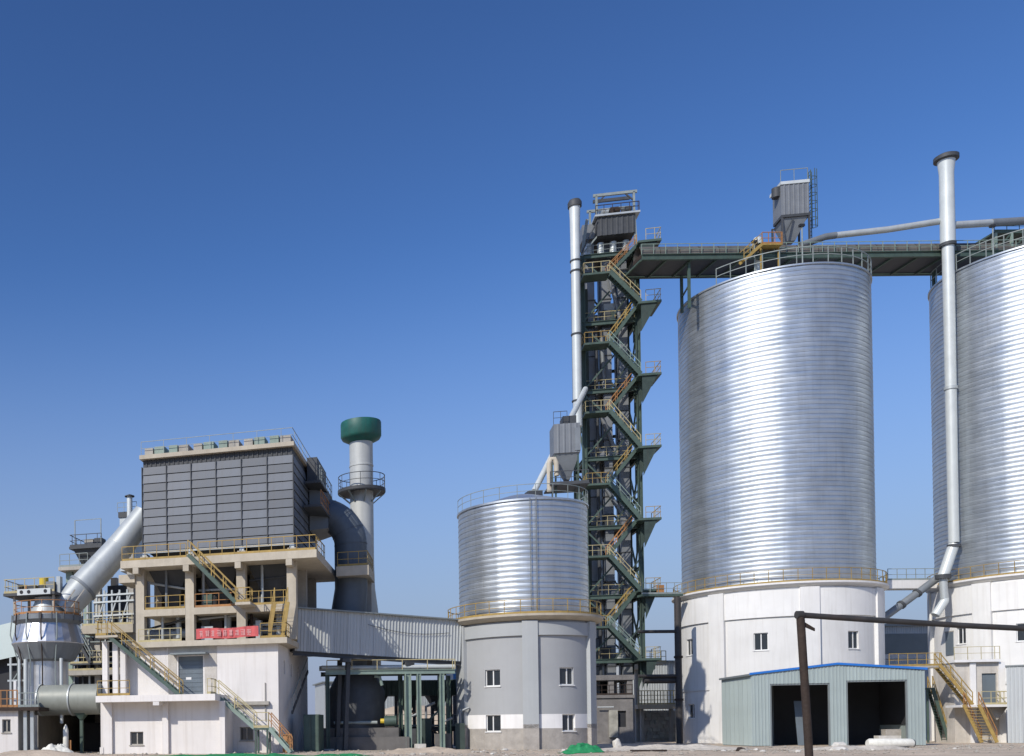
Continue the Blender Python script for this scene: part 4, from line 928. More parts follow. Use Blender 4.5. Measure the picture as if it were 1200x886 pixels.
for k, (m, w) in enumerate((('duct_grey', 1.0), ('rust', .9), ('dark_steel', 1.0))):
    x = x0t+.35+k*1.1; MB().box(x, x+w*.85, .5, 1.8, hz1+.181, hz1+1.0+.25*(k % 2)).build('gear_motor', m, T)
    MB().tube([(x+.2, .2, hz1+.7), (x+.8, .2, hz1+.7)], .3, 12).build('motor', m, T, 40)
# zigzag stairs: front flights descend to the right, rear flights back to the left
left_l = [324, 405, 485, 569, 653, 735]; right_l = [286, 357, 441, 525, 609, 692, 772]
YF0, YF1 = -2.0, -1.05
for i, py in enumerate(left_l):
    z = th(700, py, -1)[1]; xr = th(712, py, -1)[0]
    l_ = MB().box(-.25, xr, -2.05, -.22, z-.2, z).build('stair_landing', 'green_steel', T)
    railing(l_, [(xr, -2.0, z), (-.2, -2.0, z), (-.2, -.3, z)], 'yellow_paint' if i % 2 else 'pale_yellow_paint', 1.05, .8, .05, toe=False)
    zr2 = th(760, right_l[i+1], -1)[1]; xr2 = th(748, right_l[i+1], -1)[0]
    stair(T, (xr, YF0, z), (xr2, YF0, zr2), (0, .92, 0), 'green_steel', 'pale_green_steel' if i % 2 else 'pale_yellow_paint', sd=.42)
    zr1 = th(760, right_l[i], -1)[1]; xr1 = th(746, right_l[i], -1)[0]
    stair(T, (xr1, -1.0, zr1), (xr, -1.0, z), (0, .80, 0), 'green_steel', ('orange_paint', 'yellow_paint')[i % 2], sd=.32)
for i, py in enumerate(right_l):
    z = th(760, py, -1)[1]; xa_, xb_ = th(745, py, -1)[0], th(772, py, -1)[0]
    l_ = MB().box(xa_, xb_, -2.05, 1.6, z-.22, z).build('stair_landing', 'green_steel', T)
    railing(l_, [(xa_+.7, -2.0, z), (xb_-.05, -2.0, z), (xb_-.05, 1.5, z)], 'yellow_paint' if i in (2, 4, 5) else 'pale_yellow_paint', 1.1, .8, .05, toe=False)
    for y in (-1.9, -.3, 1.4): MB().prism([(tw-.1, z-2.9), (xb_-.35, z-.222), (tw-.1, z-.222)][::1], y, y+.10).build('landing_bracket', 'green_dark', T)
    if i < 1: continue
MB().box(th(745, 290, -1)[0], th(752, 290, -1)[0], -1.0, 2.5, th(750, 322, -1)[1], th(750, 300, -1)[1]).build('gallery_link', 'dark_steel', T)
# concrete base building of the tower
TB = Thing('tower_base', 'grey concrete base building with railed floor under the elevator tower', 'building', T.world(0, 0, 0), R(-12))
bx0, bx1 = th(697, 850, -1.6)[0], th(742, 850, -1.6)[0]; yb0 = -1.6
b1 = th(720, 818, yb0)[1]; b2 = base_h
do0, do1 = th(724, 850, yb0)[0], th(734, 850, yb0)[0]
MB().wall(bx0-1.5, bx1, -.3, b1, [(do0, do1, th(730, 852, yb0)[1], th(730, 833, yb0)[1])], fnF(yb0), .3).build('front_wall', 'shaded_concrete', TB)
MB().box(do0, do1, yb0+.2, yb0+.25, 0, b1-.3).build('door', 'dark_room', TB)
MB().box(bx1-.3, bx1, yb0+.301, td+1.2, -.3, b1).build('side_wall', 'shaded_concrete', TB)
MB().box(bx0-1.5, bx0-1.2, yb0+.301, td+1.2, -.3, b1).build('side_wall', 'shaded_concrete', TB)
f = MB().box(bx0-1.6, bx1+.15, yb0-.15, td+1.3, b1+.003, b1+.3).build('floor_slab', 'shaded_concrete', TB)
railing(f, [(bx0-1.4, yb0, b1+.3), (bx1, yb0, b1+.3), (bx1, td+1, b1+.3)], 'rust', 1.0, .7, .05)
MB().box(bx0-1.6, bx1+.15, yb0-.15, td+1.3, b2-.5, b2-.003).build('roof_slab', 'shaded_concrete', TB)
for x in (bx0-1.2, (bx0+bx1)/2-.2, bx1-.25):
    for y in (yb0+.25, td+.7): MB().box(x-.25, x+.25, y-.25, y+.25, b1+.303, b2-.503).build('column', 'shaded_concrete', TB)
MB().box(bx0-.5, bx1-1.0, 2.2, td+.3, b1+.303, b2-.503).build('boot_casing', 'dark_room', TB)
for y, px in ((-1.2, 752), (2.0, 758)): MB().box(bx1+.002, bx1+.25, y, y+.5, -.3, b1-.01).build('buttress', 'shaded_concrete', TB)
MB().tube([(bx0+.2, yb0-.4, b1-.9), (bx0+1.7, yb0-.4, b1-.9)], .06, 8).build('wall_lamp_arm', 'duct_white', TB)
MB().box(bx0+1.3, bx0+2.1, yb0-.25, yb0-.01, .6, b1-1.2).build('patch', 'masonry', TB)
# tall white vent pipe beside the tower and its small filter on the small silo
vy = 100.5; pvp = at(677, 490, vy)
VP = Thing('vent_pipe', 'thin white vent pipe with a dark cap left of the elevator tower', 'pipe', pvp)
zz = lambda py: at(675, py, vy).z-pvp.z
rv_ = 5.6*vy/FPX
MB().tube([(0, 0, zz(500)), (0, 0, zz(318)), ], rv_*.9, 20).build('lower_pipe', 'duct_white', VP, 40)
MB().tube([(0, 0, zz(318)), (0, 0, zz(256)), (0, 0, zz(242))], [rv_*.92, rv_, rv_*1.12], 20).build('upper_pipe', 'duct_white', VP, 40)
MB().lathe([(rv_*.9, zz(243)), (rv_*1.38, zz(243)), (rv_*1.4, zz(238)), (rv_*1.1, zz(235)), (.02, zz(233.5))], 20).build('cap', 'dark_steel', VP, 40)
for py in (306, 318, 392, 470): MB().tube([(0, 0, zz(py)-.06), (0, 0, zz(py)+.06)], rv_*1.12, 20).build('clamp', 'dark_steel', VP, 40)
for py in (318, 392, 470): MB().bar((rv_, 0, zz(py)), (1.3, .9, zz(py)), .1).build('stay', 'green_steel', VP)
fY2 = 81.5; pb_ = at(666, 575, fY2)
SF = Thing('bag_filter', 'small grey bag filter with hopper on the roof of the small silo', 'filter', pb_, R(-12))
s2 = fY2/FPX
z_ = lambda py: at(666, py, fY2).z-pb_.z
ribbed(-17*s2, 12*s2, z_(533), z_(499), -.7, .45, .04).build('front_panel', 'filter_grey', SF)
MB().box(-17*s2, 12*s2, -.65, 1.3, z_(533), z_(499)).build('casing', 'filter_grey', SF)
MB().box(6*s2, 12.3*s2, -.78, -.702, z_(531), z_(505)).build('door', 'duct_shade', SF)
MB().hexa([(-4*s2, 0, z_(562)), (2*s2, 0, z_(562)), (2*s2, .5, z_(562)), (-4*s2, .5, z_(562)), (-16.8*s2, -.6, z_(533)-.003), (11.8*s2, -.6, z_(533)-.003), (11.8*s2, 1.28, z_(533)-.003), (-16.8*s2, 1.28, z_(533)-.003)]).build('hopper', 'duct_shade', SF)
MB().box(-6*s2, 9*s2, -.4, 1.0, z_(499)+.003, z_(489)).build('fan', 'dark_steel', SF)
railing(SF, [(-17*s2, -.7, z_(499)), (-2*s2, -.7, z_(499))], 'dark_steel', 1.0, .55, .04, toe=False)
for x in (-15*s2, 10*s2):
    for y in (-.5, 1.15): MB().bar((x, y, z_(588)), (x, y, z_(533)), .12).build('leg', 'green_steel', SF)
f = MB().box(-1.6, 1.4, -1.2, 1.9, z_(570)-.1, z_(570)).build('service_deck', 'dark_steel', SF)
railing(f, [(-1.55, -1.15, z_(570)), (1.35, -1.15, z_(570))], 'dark_steel', 1.0, .8, .05)
MB().tube([(-23*s2, -.9, z_(578)), (-23*s2, -.9, z_(545)), (-21*s2, -.9, z_(540)), (-17*s2, -.9, z_(540)), (-15*s2, -.9, z_(545)), (-15*s2, -.9, z_(560))], .2, 12).build('bent_pipe', 'beige_concrete', SF, 40)
ch = Thing('chute_pipe', 'white diagonal chute dropping from the elevator tower to the small silo', 'pipe', at(626, 576, 81))
pA, pB, pC = at(626, 576, 81), at(652, 524, 85), at(686, 456, 100)
MB().tube([Vector((0, 0, 0)), pB-pA], .24, 14).build('lower_run', 'duct_white', ch, 40)
MB().tube([pB-pA, pC-pA], .26, 14).build('upper_run', 'duct_white', ch, 40)
MB().tube([pB-pA-Vector((.1, 0, .2)), pB-pA+Vector((.1, 0, .2))], .34, 14).build('flange', 'duct_grey', ch, 40)
MB().box(-.6, .5, -.5, .5, -.5, -.02).build('inlet_box', 'dark_steel', ch)

# ================================================================== TOP CONVEYOR GALLERY
gY = 96.0; pg = at(752, 302, gY); pe = at(1260, 296, gY)
TG = Thing('conveyor_bridge', 'long dark conveyor bridge from the elevator tower across the silo tops', 'conveyor bridge', (pg.x, pg.y, pg.z), R(-.4))
gl2 = pe.x-pg.x; gd = 3.9
MB().box(0, gl2, .15, gd-.15, -.12, 0).build('floor_plate', 'dark_steel', TG)
for y in (0, gd): MB().ibeam((0, y, .02), (gl2, y, .02), .3, .55, .06).build('bottom_chord', 'green_steel', TG)
k = 0
while k*2.4 < gl2:
    MB().bar((k*2.4, .16, -.2), (k*2.4, gd-.16, -.2), .18).build('cross_beam', 'green_steel', TG); k += 1
railing(TG, [(0, 0, .3), (gl2, 0, .3)], 'pale_green_steel', 1.0, 1.15, .05, toe=False)
# belt cover: half round sheets
nseg = 22; cs = gl2/nseg; mb = MB(); vs = []; n_ = 9
for i in range(2):
    for k in range(n_+1):
        a = PI*k/n_; vs.append((.03+i*(cs-.06), 1.0-.85*cos(a), .45+1.0*sin(a)))
mb.add(vs, [(k, k+1, n_+2+k, n_+1+k) for k in range(n_)]); mb.add([(x, 1.0-.8*cos(PI*k/n_), .43+.95*sin(PI*k/n_)) for x in (.03, cs-.03) for k in range(n_+1)], [(k, n_+1+k, n_+2+k, k+1) for k in range(n_)])
src = mb.build('belt_cover', 'cover_brown', TG, 40)
for k in range(1, nseg): inst(src, TG, (k*cs, 0, 0))
MB().box(0, gl2, .2, 1.8, .05, .43).build('conveyor_bed', 'rust', TG)
for px, py0, dy in ((798, 358, 3.5), (807, 352, .5), (1092, 345, 3.0)):
    b_ = at(px, 323, gY+dy); x = b_.x-pg.x; zb_ = at(px, py0+3, gY+dy).z-pg.z
    MB().bar((x, dy, zb_-.5), (x, dy, -.25), .22).build('support_post', 'green_steel', TG)
x = at(798, 323, gY+3.5).x-pg.x
MB().bar((x, 3.4, at(798, 346, gY+3).z-pg.z), (at(807, 323, gY+.5).x-pg.x, .6, at(807, 332, gY).z-pg.z), .12).build('support_brace', 'green_steel', TG)
# yellow access steps and clutter on the middle silo roof
RS = Thing('roof_steps', 'yellow access steps up to the conveyor bridge over the middle silo', 'steps', at(872, 305, 95.2))
z0 = RS.loc.z; x0 = RS.loc.x
q = at(893, 286, 95.2)-RS.loc
stair(RS, (q.x, 0, q.z), (0, 0, 0), (0, .8, 0), 'yellow_paint', 'yellow_paint')
MB().box(q.x, q.x+1.9, -.1, .9, q.z-.12, q.z).build('landing', 'yellow_paint', RS)
railing(RS, [(q.x, -.05, q.z), (q.x+1.9, -.05, q.z)], 'orange_paint', 1.1, .6, .06)
for x in (q.x+.1, q.x+1.8): MB().bar((x, .4, q.z-3.0), (x, .4, q.z-.121), .12).build('leg', 'yellow_paint', RS)
VC = Thing('roof_vent', 'pale capped vent box beside the yellow roof steps', 'vent', at(888, 300, 96.5))
MB().tube([(0, 0, -2.0), (0, 0, 1.0)], .3, 14).build('pipe', 'duct_white', VC, 40)
MB().lathe([(.5, 1.0), (.5, 1.45), (.3, 1.75), (.02, 1.8)], 14).build('cap', 'duct_white', VC, 40)
fY3 = 98.5; pA3 = at(924, 290, fY3)
AF = Thing('bag_filter', 'ribbed grey bag filter with caged ladder standing above the middle silo', 'filter', pA3, R(-10))
s3 = fY3/FPX; z_ = lambda py: at(924, py, fY3).z-pA3.z
ribbed(-12*s3, 18*s3, z_(257), z_(222), -1.0, .42, .06).build('front_panel', 'filter_grey', AF)
MB().box(-12*s3, 18*s3, -.95, .9, z_(257), z_(222)).build('casing', 'filter_grey', AF)
MB().box(-12.5*s3, 18.5*s3, -1.1, 1.5, z_(222)+.003, z_(218.5)).build('top_cover', 'duct_white', AF)
MB().tube([(-14*s3, -.4, z_(233)), (-14*s3, -.4, z_(222))], .42, 14).build('fan', 'dark_steel', AF, 40)
MB().box(-12*s3, 19*s3, -1.05, .9, z_(260), z_(257)-.003).build('base_frame', 'dark_steel', AF)
MB().hexa([(-3*s3, -.3, z_(284)), (6*s3, -.3, z_(284)), (6*s3, .6, z_(284)), (-3*s3, .6, z_(284)), (-10*s3, -.9, z_(260)-.003), (17*s3, -.9, z_(260)-.003), (17*s3, 1.3, z_(260)-.003), (-10*s3, 1.3, z_(260)-.003)]).build('hopper', 'duct_shade', AF)
for x in (-11*s3, 18*s3):
    for y in (-.95, 1.3): MB().bar((x, y, z_(302)), (x, y, z_(260)), .16).build('leg', 'dark_steel', AF)
for x in (-11*s3,): MB().bar((x, -.95, z_(285)), (x+1.0, -.95, z_(262)), .1).build('brace', 'dark_steel', AF)
lx0 = 21*s3; mb = MB()
for o_ in (0, .5): mb.bar((lx0+.1, -.6+o_, z_(295)), (lx0+.1, -.6+o_, z_(205)), .06)
zq = z_(293)
while zq < z_(206): mb.bar((lx0+.1, -.6, zq), (lx0+.1, -.1, zq), .04); zq += .35
ld = mb.build('ladder', 'green_steel', AF)
mb = MB(); zq = z_(270)
while zq < z_(204):
    mb.tube([(lx0+.1+.65*sin(a), -.35-.38*cos(a), zq) for a in [PI*k/6 for k in range(7)]], .03, 5); zq += .8
for k in range(1, 6): a = PI*k/6; mb.bar((lx0+.1+.65*sin(a), -.35-.38*cos(a), z_(270)), (lx0+.1+.65*sin(a), -.35-.38*cos(a), z_(204)), .045)
mb.build('ladder_cage', 'green_steel', ld)
railing(AF, [(-12*s3, -1, z_(218)), (17*s3, -1, z_(218))], 'grey_rail', 1.1, 1.2, .05, toe=False, mid=1)
# ducts across, and the tall vent duct in front of the right silo
dv = 95.0; pd_ = at(1113, 660, dv)
VD = Thing('vent_duct', 'very tall pale vent duct with flared dark cap left of the right silo', 'duct', pd_)
pv_ = at(1108.5, 300, dv); z_ = lambda py: at(1110, py, dv).z-pd_.z
dxd = pv_.x-pd_.x
xx = at(1118, 640, dv).x-pd_.x; s4 = dv/FPX; xx = (xx+dxd)/2+.1
MB().tube([(xx, 0, z_(636)), (xx, 0, z_(455)), (xx, 0, z_(288))], [5.4*s4, 5.7*s4, 6.1*s4], 24).build('lower_duct', 'duct_white', VD, 40)
MB().tube([(xx, 0, z_(286)), (xx, 0, z_(204)), (xx, 0, z_(188))], [7.6*s4, 7.3*s4, 9*s4], 24).build('upper_duct', 'duct_white', VD, 40)
MB().lathe([(9*s4, z_(189)), (12.5*s4, z_(188)), (12.5*s4, z_(184)), (9*s4, z_(182)), (.02, z_(181))], 24, xx).build('cap', 'dark_steel', VD, 40)
for py in (287, 455, 640): MB().tube([(xx, 0, z_(py)-.14), (xx, 0, z_(py)+.14)], (8.3 if py == 287 else 6.8)*s4, 24).build('flange', 'dark_steel' if py != 455 else 'duct_grey', VD, 40)
p1 = at(1117.5, 638, dv)-pd_; p2 = at(1105, 676, dv)-pd_; p3 = at(1107, 704, dv)-pd_; p4 = at(1096, 721, dv)-pd_
p1.x = xx
MB().tube([p1, p2], 5.6*s4, 22).build('bend_piece', 'duct_white', VD, 40)
MB().tube([p2+Vector((0, 0, .2)), p2-Vector((0, 0, .2))], 7.8*s4, 22).build('flange', 'dark_steel', VD, 40)
MB().tube([p2, p3], 4.2*s4, 18).build('drop_pipe', 'duct_grey', VD, 40)
MB().tube([p3+Vector((0, 0, .2)), p3, p4], 4.4*s4, 18).build('outlet', 'duct_white', VD, 40)
for py in (330, 420, 540, 620): MB().bar((xx, 0, z_(py)), (xx+2.2, 1.5, z_(py)), .1).build('stay', 'grey_rail', VD)
ba = at(978, 276, 96.5); bb_ = at(1104, 259, 95.3)
CP = Thing('cross_duct', 'slim grey duct sloping from the middle silo up to the tall vent duct', 'duct', ba)
mid_ = (bb_-ba)*.5-Vector((0, 0, .12))
MB().tube([Vector((0, 0, 0)), mid_, bb_-ba], .29, 16).build('shell', 'duct_grey', CP, 40)
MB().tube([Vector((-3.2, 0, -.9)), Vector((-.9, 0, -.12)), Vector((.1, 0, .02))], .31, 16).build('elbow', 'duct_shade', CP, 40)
ba = at(1116, 264, 95.1); bb_ = at(1215, 258, 96)
CP2 = Thing('cross_duct', 'short grey duct from the tall vent duct towards the right edge', 'duct', ba)
MB().tube([Vector((0, 0, 0)), (bb_-ba)*.45], .33, 16).build('shell', 'duct_grey', CP2, 40)
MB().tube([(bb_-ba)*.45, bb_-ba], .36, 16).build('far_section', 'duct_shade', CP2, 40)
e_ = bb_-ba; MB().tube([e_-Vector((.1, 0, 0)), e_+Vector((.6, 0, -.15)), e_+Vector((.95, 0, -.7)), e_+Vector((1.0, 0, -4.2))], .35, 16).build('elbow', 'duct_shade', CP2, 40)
# roof platform with green steel on the right silo
RP = Thing('roof_platform', 'green steel roof platform on top of the right hand silo', 'platform', at(1156, 285, 97))
w_ = at(1230, 285, 97).x-RP.loc.x
MB().box(0, w_, -1, 2.2, .5, .68).build('deck', 'green_steel', RP)
for k in range(5):
    x = w_*k/4
    MB().bar((x+.1, -.95, -2.2), (x+.1, -.95, .5), .2).build('leg', 'pale_green_steel', RP)
    if k < 4: MB().bar((x+.1, -.95, -1.2), (x+w_/4, -.95, .4), .12).build('brace', 'green_steel', RP)
railing(RP, [(0, -.95, .68), (w_, -.95, .68)], 'green_steel', 1.0, 1.2, .05)
# ------------------------------------------------------------------ links between the silos at platform level
LB = Thing('link_bridge', 'short railed concrete footbridge joining the two big silo platforms', 'bridge', at(1042, 690, 98))
w_ = at(1096, 690, 98).x-LB.loc.x
MB().box(-.6, w_+.4, -.6, .9, -.05, .75).build('deck', 'white_band', LB)
railing(LB, [(-.5, -.55, .75), (w_+.3, -.55, .75)], 'grey_rail', 1.1, .9, .05)
DPp = at(1030, 728, 96.3); DP = Thing('diagonal_pipe', 'dark diagonal conveyor pipe rising between the two big silos', 'pipe', DPp)
MB().tube([Vector((0, 0, 0)), at(1105, 673, 96.3)-DPp], .34, 14).build('shell', 'duct_shade', DP, 40)
for k in (.35, .6): q = (at(1105, 673, 96.3)-DPp)*k; MB().tube([q-Vector((.1, 0, .07)), q+Vector((.1, 0, .07))], .42, 14).build('flange', 'dark_steel', DP, 40)
TL = Thing('link_walkway', 'narrow railed steel walkway from the elevator tower to the middle silo', 'walkway', at(757, 697, 99))
w_ = at(792, 697, 99).x-TL.loc.x
MB().box(-.6, w_+.5, -.5, .6, -.2, .0).build('deck', 'green_steel', TL)
railing(TL, [(-.6, -.45, 0), (w_+.4, -.45, 0)], 'grey_rail', 1.1, .8, .05)
MB().box(.9, 1.6, -.4, -.3, .1, .9).build('sign_board', 'orange_paint', TL)
SPp = at(796.5, 868, 96); SPp.z = 0
SP = Thing('riser_pipe', 'dark riser pipe standing at the left side of the middle silo base', 'pipe', SPp)
MB().tube([(0, 0, -.2), (0, 0, at(796, 700, 96).z)], .3, 14).build('shell', 'old_pipe', SP, 40)
for py in (740, 792): z = at(790, py, 96).z; MB().tube([(-3.8, 0, z), (0, 0, z)], .16, 10).build('branch', 'old_pipe', SP, 40)
MB().tube([(-3.2, .3, at(790, 797, 96).z), (0, .3, at(790, 797, 96).z)], .3, 12).build('branch', 'old_pipe', SP, 40)
for py in (770, 820): z = at(796, py, 96).z; MB().tube([(0, 0, z-.1), (0, 0, z+.1)], .4, 14).build('flange', 'rust', SP, 40)

# ================================================================== BLUE TRIMMED SHED
sY = 80; psd = at(882, 872, sY); SH = Thing('shed', 'pale green ribbed shed with blue roof trim and two dark doorways', 'shed', (psd.x, psd.y, 0), R(-12))
shx = lambda px, py: SH.hit(px, py, 0)
sw2 = shx(1084.5, 830)[0]; ea = shx(883, 791)[1]; eb = shx(1083, 785)[1]; rg = shx(981, 779)[1]; xr = shx(981, 779)[0]; sd_ = 7.2
topf = lambda x: ea+(rg-ea)*x/xr if x < xr else rg+(eb-rg)*(x-xr)/(sw2-xr)
d1 = (shx(903, 840)[0], shx(973, 840)[0], shx(935, 801)[1]); d2 = (shx(992.5, 840)[0], shx(1064, 840)[0], shx(1030, 797)[1])
cols = [(0, d1[0], 0), (d1[1], d2[0], 0), (d2[1], sw2, 0)]
for a_, b_, z in cols:
    n_ = max(1, round((b_-a_)/.95))
    for k in range(n_):
        ribbed(a_+(b_-a_)*k/n_+.006, a_+(b_-a_)*(k+1)/n_-.006, -.1+.12, 0, 0, .24, .04, None, lambda x: topf(x)-.02).build('cladding_sheet', 'shed_cladding', SH)
for a_, b_, z in (d1, d2):
    n_ = max(1, round((b_-a_)/.95))
    for k in range(n_):
        ribbed(a_+(b_-a_)*k/n_+.006, a_+(b_-a_)*(k+1)/n_-.006, z, 0, 0, .24, .04, None, lambda x: topf(x)-.02).build('cladding_sheet', 'shed_cladding', SH)
    MB().box(a_-.002, a_+.10, .045, .17, -.1, z).build('door_post', 'roof_metal', SH); MB().box(b_-.10, b_+.002, .045, .17, -.1, z).build('door_post', 'roof_metal', SH)
    MB().box(a_+.101, b_-.101, .045, .17, z-.12, z+.02).build('door_lintel', 'roof_metal', SH)
n_ = 7
src = ribbed(.006, sd_/n_-.006, .02, ea-.03, 0, .24, .04, Matrix.Rotation(R(-90), 4, 'Z')).build('cladding_sheet', 'shed_cladding', SH)
src.location = (0, sd_/n_, 0)
for k in range(1, n_): inst(src, SH, (0, (k+1)*sd_/n_, 0))
MB().box(sw2-.06, sw2, .045, sd_, -.1, eb-.05).build('side_wall', 'shed_cladding', SH)
MB().box(sw2-.12, sw2-.065, .18, sd_-.2, 1.6, eb-.3).build('shade_lining', 'dark_room', SH)  # dark sheet added to deepen the shade inside the shed
MB().box(.05, sw2-.061, sd_-.06, sd_, -.1, ea-.05).build('rear_wall', 'dark_room', SH)  # coloured near black in place of interior shade
MB().prism([(-.15, ea+.02), (xr, rg+.02), (sw2+.12, eb+.02), (sw2+.12, eb+.10), (xr, rg+.10), (-.15, ea+.10)], .02, sd_+.1).build('roof', 'roof_metal', SH)
MB().prism([(-.17, ea+.0), (xr, rg+.0), (sw2+.14, eb+.0), (sw2+.14, eb+.17), (xr, rg+.17), (-.17, ea+.17)], -.13, -.055).build('fascia', 'blue_trim', SH)
MB().box(-.2, -.06, -.05, sd_, ea-.06, ea+.06).build('eave_gutter', 'roof_metal', SH)
for x, y in ((3.2, 5.2), (sw2-3.2, 5.6)): MB().ibeam((x, y, -.1), (x, y, ea-.1), .2, .2, .03).build('column', 'roof_metal', SH)
bxp = Thing('concrete_block', 'pale block lying just inside the right doorway of the shed', 'block', SH.world(d2[1]-.9, 1.1, 0), R(-12))
MB().box(-.8, .75, -.35, .45, 0, .75).build('block', 'pale_stone', bxp); MB().box(-.3, .78, -.3, .4, .753, 1.25).build('block', 'stone', bxp)

lp = Thing('steel_sheet', 'grey steel sheet leaning inside the left doorway of the shed', 'sheet', SH.world(d1[1]-1.1, 2.2, 0), R(-12))
MB().hexa([(-.4, 0, 0), (.5, 0, 0), (.5, .06, 0), (-.4, .06, 0), (-.4, .7, 3.6), (.5, .7, 3.6), (.5, .76, 3.6), (-.4, .76, 3.6)]).build('sheet', 'door_grey', lp)
MB().bar((.05, .75, 0), (.05, .7, 2.6), .07).build('prop', 'rust', lp)
# ================================================================== STAIRS AND DOORWAYS AT THE RIGHT SILO
aY = 86.5; pa_ = at(1098, 868, aY); AN = Thing('access_stairs', 'yellow steel stairs and railed doorway landing at the base of the right silo', 'stairs', (pa_.x, pa_.y, 0), R(-14))
ax = lambda px, py, y=0: AN.hit(px, py, y)
zu, zl = ax(1100, 780)[1], ax(1150, 826)[1]
u0, u1 = ax(1040, 780, .4)[0], ax(1112, 780, .4)[0]
up = MB().box(u0, u1, 0, 1.4, zu-.16, zu).build('upper_landing', 'raw_concrete', AN)
railing(up, [(u0, .05, zu), (u1-.7, .05, zu)], 'yellow_paint', 1.1, .7, .05)
f0_, f1_ = ax(1098, 780, -.4), ax(1133, 826, -.4)
stair(AN, (f0_[0], -.9, zu), (f1_[0]+.2, -.9, zl), (0, .95, 0), 'yellow_paint', 'yellow_paint')
l0, l1 = ax(1122, 826, -.4)[0], ax(1184, 826, -.4)[0]
lo = MB().box(l0, l1, -1.0, 1.6, zl-.2, zl).build('lower_landing', 'white_band', AN)
railing(lo, [(ax(1146, 826, -.4)[0], -.95, zl), (l1-.1, -.95, zl), (l1-.1, 1.5, zl)], 'pale_yellow_paint', 1.1, .7, .05)
MB().prism([(ax(1160, 830, 0)[0], zl-.201), (l1, zl-.201), (l1-.6, zl-1.1), (ax(1168, 830, 0)[0], zl-1.3)], 0, .3).build('landing_bracket', 'rough_concrete', AN)
g0, g1 = ax(1131, 826, -1.4), ax(1152, 864, -1.4)
stair(AN, (g0[0], -1.2, zl), (g1[0], -1.2, .05), (.9, -.4, 0), 'yellow_paint', 'orange_paint')
# doorway block behind the landings
w0_, w1_ = ax(1118, 800, 1.6)[0], ax(1176, 800, 1.6)[0]
zt3 = ax(1150, 776, 1.6)[1]
dA = (ax(1151, 810, 1.6)[0], ax(1168, 810, 1.6)[0], zl, ax(1160, 789, 1.6)[1])
MB().wall(w0_, w1_, -.3, zt3, [dA], fnF(1.6), .3).build('doorway_wall', 'patched_render', AN)
MB().box(dA[0], dA[1], 1.75, 1.8, dA[2], dA[3]).build('door', 'door_grey', AN)
MB().box(w0_-.1, w1_-.4, 1.2, 4, zt3+.003, zt3+.22).build('canopy', 'white_band', AN)
MB().box(w0_, w0_+.3, 1.901, 5.2, -.3, zt3-.003).build('side_wall', 'patched_render', AN)
for px in (1140, 1174): x = ax(px, 800, 1.5)[0]; MB().box(x-.22, x+.22, 1.42, 1.597, -.3, zt3-.05).build('pilaster', 'white_band', AN)
railing(AN, [(w0_-.1, 1.25, zt3+.22), (w1_-.4, 1.25, zt3+.22)], 'pale_yellow_paint', 1.1, 1.0, .045, toe=False)
dd = cyl_T(C.ang(-53), 8.34, 8.2)
dd2 = MB(dd).box(-.5, .5, -.02, .05, 0, 2.2).build('upper_door', 'door_grey', C); MB(dd).box(-.58, .58, -.021, .03, 2.2, 2.3).build('lintel', 'raw_concrete', dd2)
# dark shaded stair behind, left of the yellow one
BS = Thing('rear_stair', 'shaded green steel stair behind the right end of the shed', 'stairs', AN.world(ax(1088, 850, 3)[0], 3.0, 0), R(-14))
bw0 = ax(1088, 850, 3)[0]
stair(BS, (ax(1093, 806, 3)[0]-bw0, 0, ax(1093, 806, 3)[1]), (ax(1112, 864, 3)[0]-bw0, 0, .05), (0, .9, 0), 'green_steel', 'yellow_paint')
MB().box(-1.5, ax(1094, 806, 3)[0]-bw0, -.1, 1.1, ax(1093, 806, 3)[1]-.15, ax(1093, 806, 3)[1]).build('landing', 'green_steel', BS)
for x in (-1.4, .0): MB().bar((x, .1, -.2), (x, .1, ax(1093, 806, 3)[1]-.152), .14).build('leg', 'green_steel', BS)
# grey cabin at the right edge
gcx = at(1181, 868, 84); GC = Thing('grey_cabin', 'plain grey metal cabin cut off by the right edge of the picture', 'cabin', (gcx.x, gcx.y, 0), R(-41))
zc_ = GC.hit(1190, 781, 0)[1]
for k in range(5): ribbed(k*1.0+.006, k*1.0+.994, 0, zc_, 0, .25, .03).build('cladding_sheet', 'cladding', GC)
MB().box(0, 5, .05, 3.0, -.1, zc_-.01).build('body', 'cladding', GC)
MB().box(-.08, 5.1, -.1, 3.1, zc_+.003, zc_+.12).build('roof', 'roof_metal', GC)

# ================================================================== FOREGROUND PIPE GANTRY
qY = 18; pq = at(943, 886, qY); pq.z = 0
PG = Thing('pipe_gantry', 'rusty dark pipe post carrying a long horizontal pipe in the foreground', 'pipe', pq)
tz = at(938, 722, qY)-pq; bz = at(947.5, 886, qY)-pq
dirv = (tz-bz); foot = bz+dirv*((-.3-bz.z)/dirv.z)
MB().tube([foot, foot.lerp(tz, .45)+Vector((.012, 0, 0)), tz-Vector((0, 0, .02))], [.067, .066, .066], 20).build('post', 'rust', PG, 40)
hp = at(934, 720.5, qY)-pq; hq = at(1230, 738, qY+.4)-pq
MB().tube([hp, hp.lerp(hq, .3)+Vector((0, 0, -.012)), hp.lerp(hq, .65)+Vector((0, 0, -.016)), hq], .052, 20).build('pipe', 'old_pipe', PG, 40)
MB().hexa([(tz.x+.07, -.01, tz.z-.19), (tz.x+.25, -.01, tz.z-.27), (tz.x+.25, .02, tz.z-.27), (tz.x+.07, .02, tz.z-.19), (tz.x+.07, -.01, tz.z-.11), (tz.x+.25, -.01, tz.z-.22), (tz.x+.25, .02, tz.z-.22), (tz.x+.07, .02, tz.z-.11)]).build('bracket', 'rust', PG)
